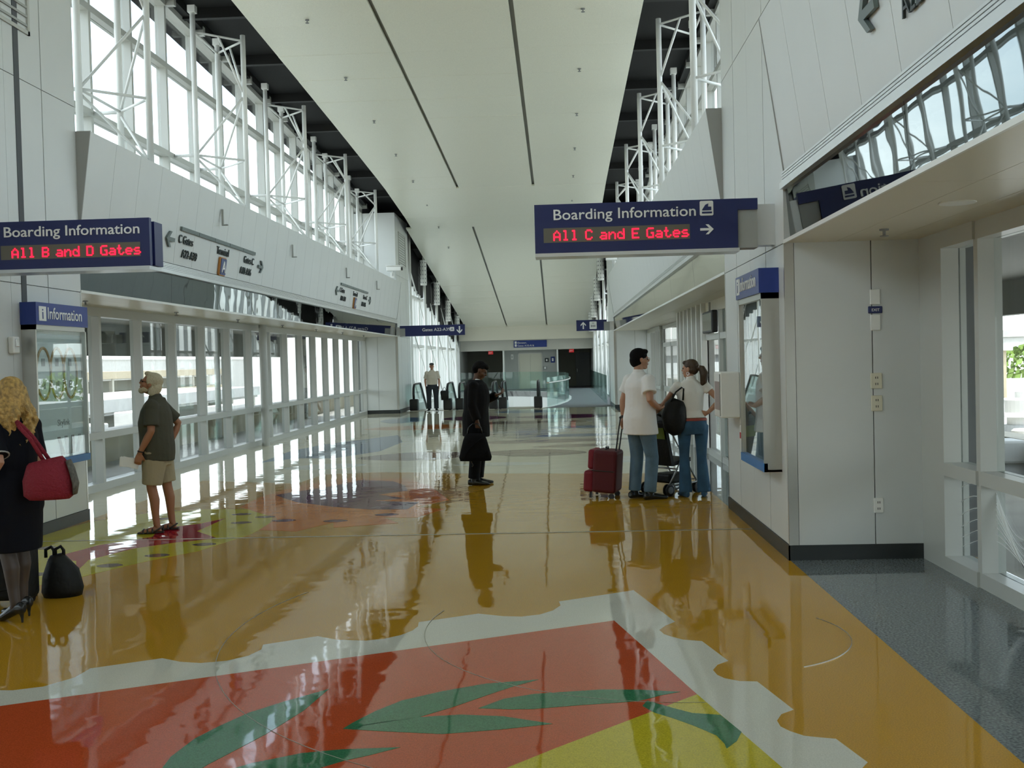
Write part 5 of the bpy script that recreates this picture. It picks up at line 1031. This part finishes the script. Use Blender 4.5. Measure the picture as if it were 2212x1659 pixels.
# --- red suitcase held by the man in white
M_REDS = mat('suitcase_red', (.20, .004, .018), .6, bump=(25, .3, .01)); M_REDD = mat('suitcase_dark_red', (.085, .004, .010), .7)
rs = thing('rolling_suitcase', 'deep red soft suitcase with its handle pulled up beside the man in white', 'suitcase', (.53, 12.88, 0), -.28); rs.rotation_euler = (0, .07, -.28)
build(MB().rbox((.02, 0, .33), (.30, .40, .52), .04, 3), 'shell', M_REDD, rs, rot=(0, 0, 0)); build(MB().rbox((-.155, 0, .47), (.09, .34, .24), .03, 3), 'upper_pocket', M_REDS, rs); build(MB().rbox((-.175, 0, .20), (.13, .38, .26), .035, 3), 'lower_pocket', M_REDS, rs)
build(MB().tube([(-.13, -.2, .34), (-.10, -.205, .34), (.15, -.205, .34)], .006, 6), 'zip_line', M_PLASTICB, rs); build(MB().tube([(.0, -.06, .59), (.0, -.05, .62), (.0, .05, .62), (.0, .06, .59)], .012, 8), 'carry_handle', M_PLASTICB, rs)
for dy in (-.09, .09): build(MB().tube([(.13, dy, .56), (.15, dy, .80), (.17, dy, 1.0)], .009, 8), 'handle_rod', M_PLASTICB, rs)
build(MB().tube([(.17, -.10, 1.0), (.172, 0, 1.012), (.17, .10, 1.0)], .016, 8), 'handle_grip', M_PLASTICB, rs)
for dy in (-.16, .16): build(MB().lathe([(.035, -.014), (.035, .014)], (.12, dy, .035), 14, 'y'), 'wheel', M_PLASTICB, rs); build(MB().cbox((-.14, dy, .035), (.03, .03, .07)), 'foot', M_PLASTICB, rs)

# --- stroller between the couple
M_GREEN = mat('stroller_green', (.16, .22, .03), .8); M_ALU = mat('stroller_frame', (.42, .43, .43), .35, metal=.9)
stl = thing('stroller', 'black and green folding stroller between the man and the woman in white', 'stroller', (1.36, 13.10, 0), -.9)   # rolls towards +Y, handles at -Y
def bar(p, q, r=.011, m=None, nm='frame_bar'): build(MB().tube([p, q], r, 8), nm, m or M_ALU, stl, smooth=True)
for s in (-1, 1):
    bar((s*.19, -.28, .98), (s*.20, .26, .16)); bar((s*.20, -.22, .12), (s*.18, .12, .56)); bar((s*.20, -.22, .12), (s*.20, .28, .14)); bar((s*.19, -.28, .98), (s*.19, -.37, 1.02), .018, M_PLASTICB, 'grip')
    for y in (-.22, .28):
        for e in (-.025, .025):
            build(MB().lathe([(.062, -.010), (.075, -.006), (.075, .006), (.062, .010)], (s*.20+e, y, .075), 18, 'x'), 'wheel', M_PLASTICB, stl); build(MB().lathe([(.045, -.013), (.045, .013)], (s*.20+e, y, .075), 12, 'x'), 'hub', M_ALU, stl)
bar((-.19, -.05, .32), (.19, -.05, .32)); bar((-.2, .26, .17), (.2, .26, .17))
build(MB().hexa([(-.17, -.10, .36), (.17, -.10, .36), (.17, .20, .40), (-.17, .20, .40)], [(-.17, -.10, .41), (.17, -.10, .41), (.17, .20, .45), (-.17, .20, .45)]), 'seat', M_BAGB, stl)
build(MB().hexa([(-.18, -.14, .36), (.18, -.14, .36), (.18, -.09, .36), (-.18, -.09, .36)], [(-.18, -.26, .90), (.18, -.26, .90), (.18, -.21, .90), (-.18, -.21, .90)]), 'backrest', M_BAGB, stl)
build(MB().hexa([(-.16, -.235, .70), (.16, -.235, .70), (.16, -.225, .70), (-.16, -.225, .70)], [(-.16, -.262, .84), (.16, -.262, .84), (.16, -.25, .84), (-.16, -.25, .84)]), 'green_panel', M_GREEN, stl)
hd = MB()
arcp = [(0, -.24+.26*(1-math.cos(t)), .86+.20*math.sin(t)) for t in np.linspace(0, 2.0, 8)]
for p, q in zip(arcp[:-1], arcp[1:]): hd.hexa([(-.19, p[1], p[2]), (.19, p[1], p[2]), (.19, q[1], q[2]), (-.19, q[1], q[2])], [(-.19, p[1], p[2]+.012), (.19, p[1], p[2]+.012), (.19, q[1], q[2]+.012), (-.19, q[1], q[2]+.012)])
build(hd, 'hood', M_BAGB, stl); build(MB().rbox((0, .02, .20), (.32, .36, .12), .03), 'basket', M_BAGB, stl)
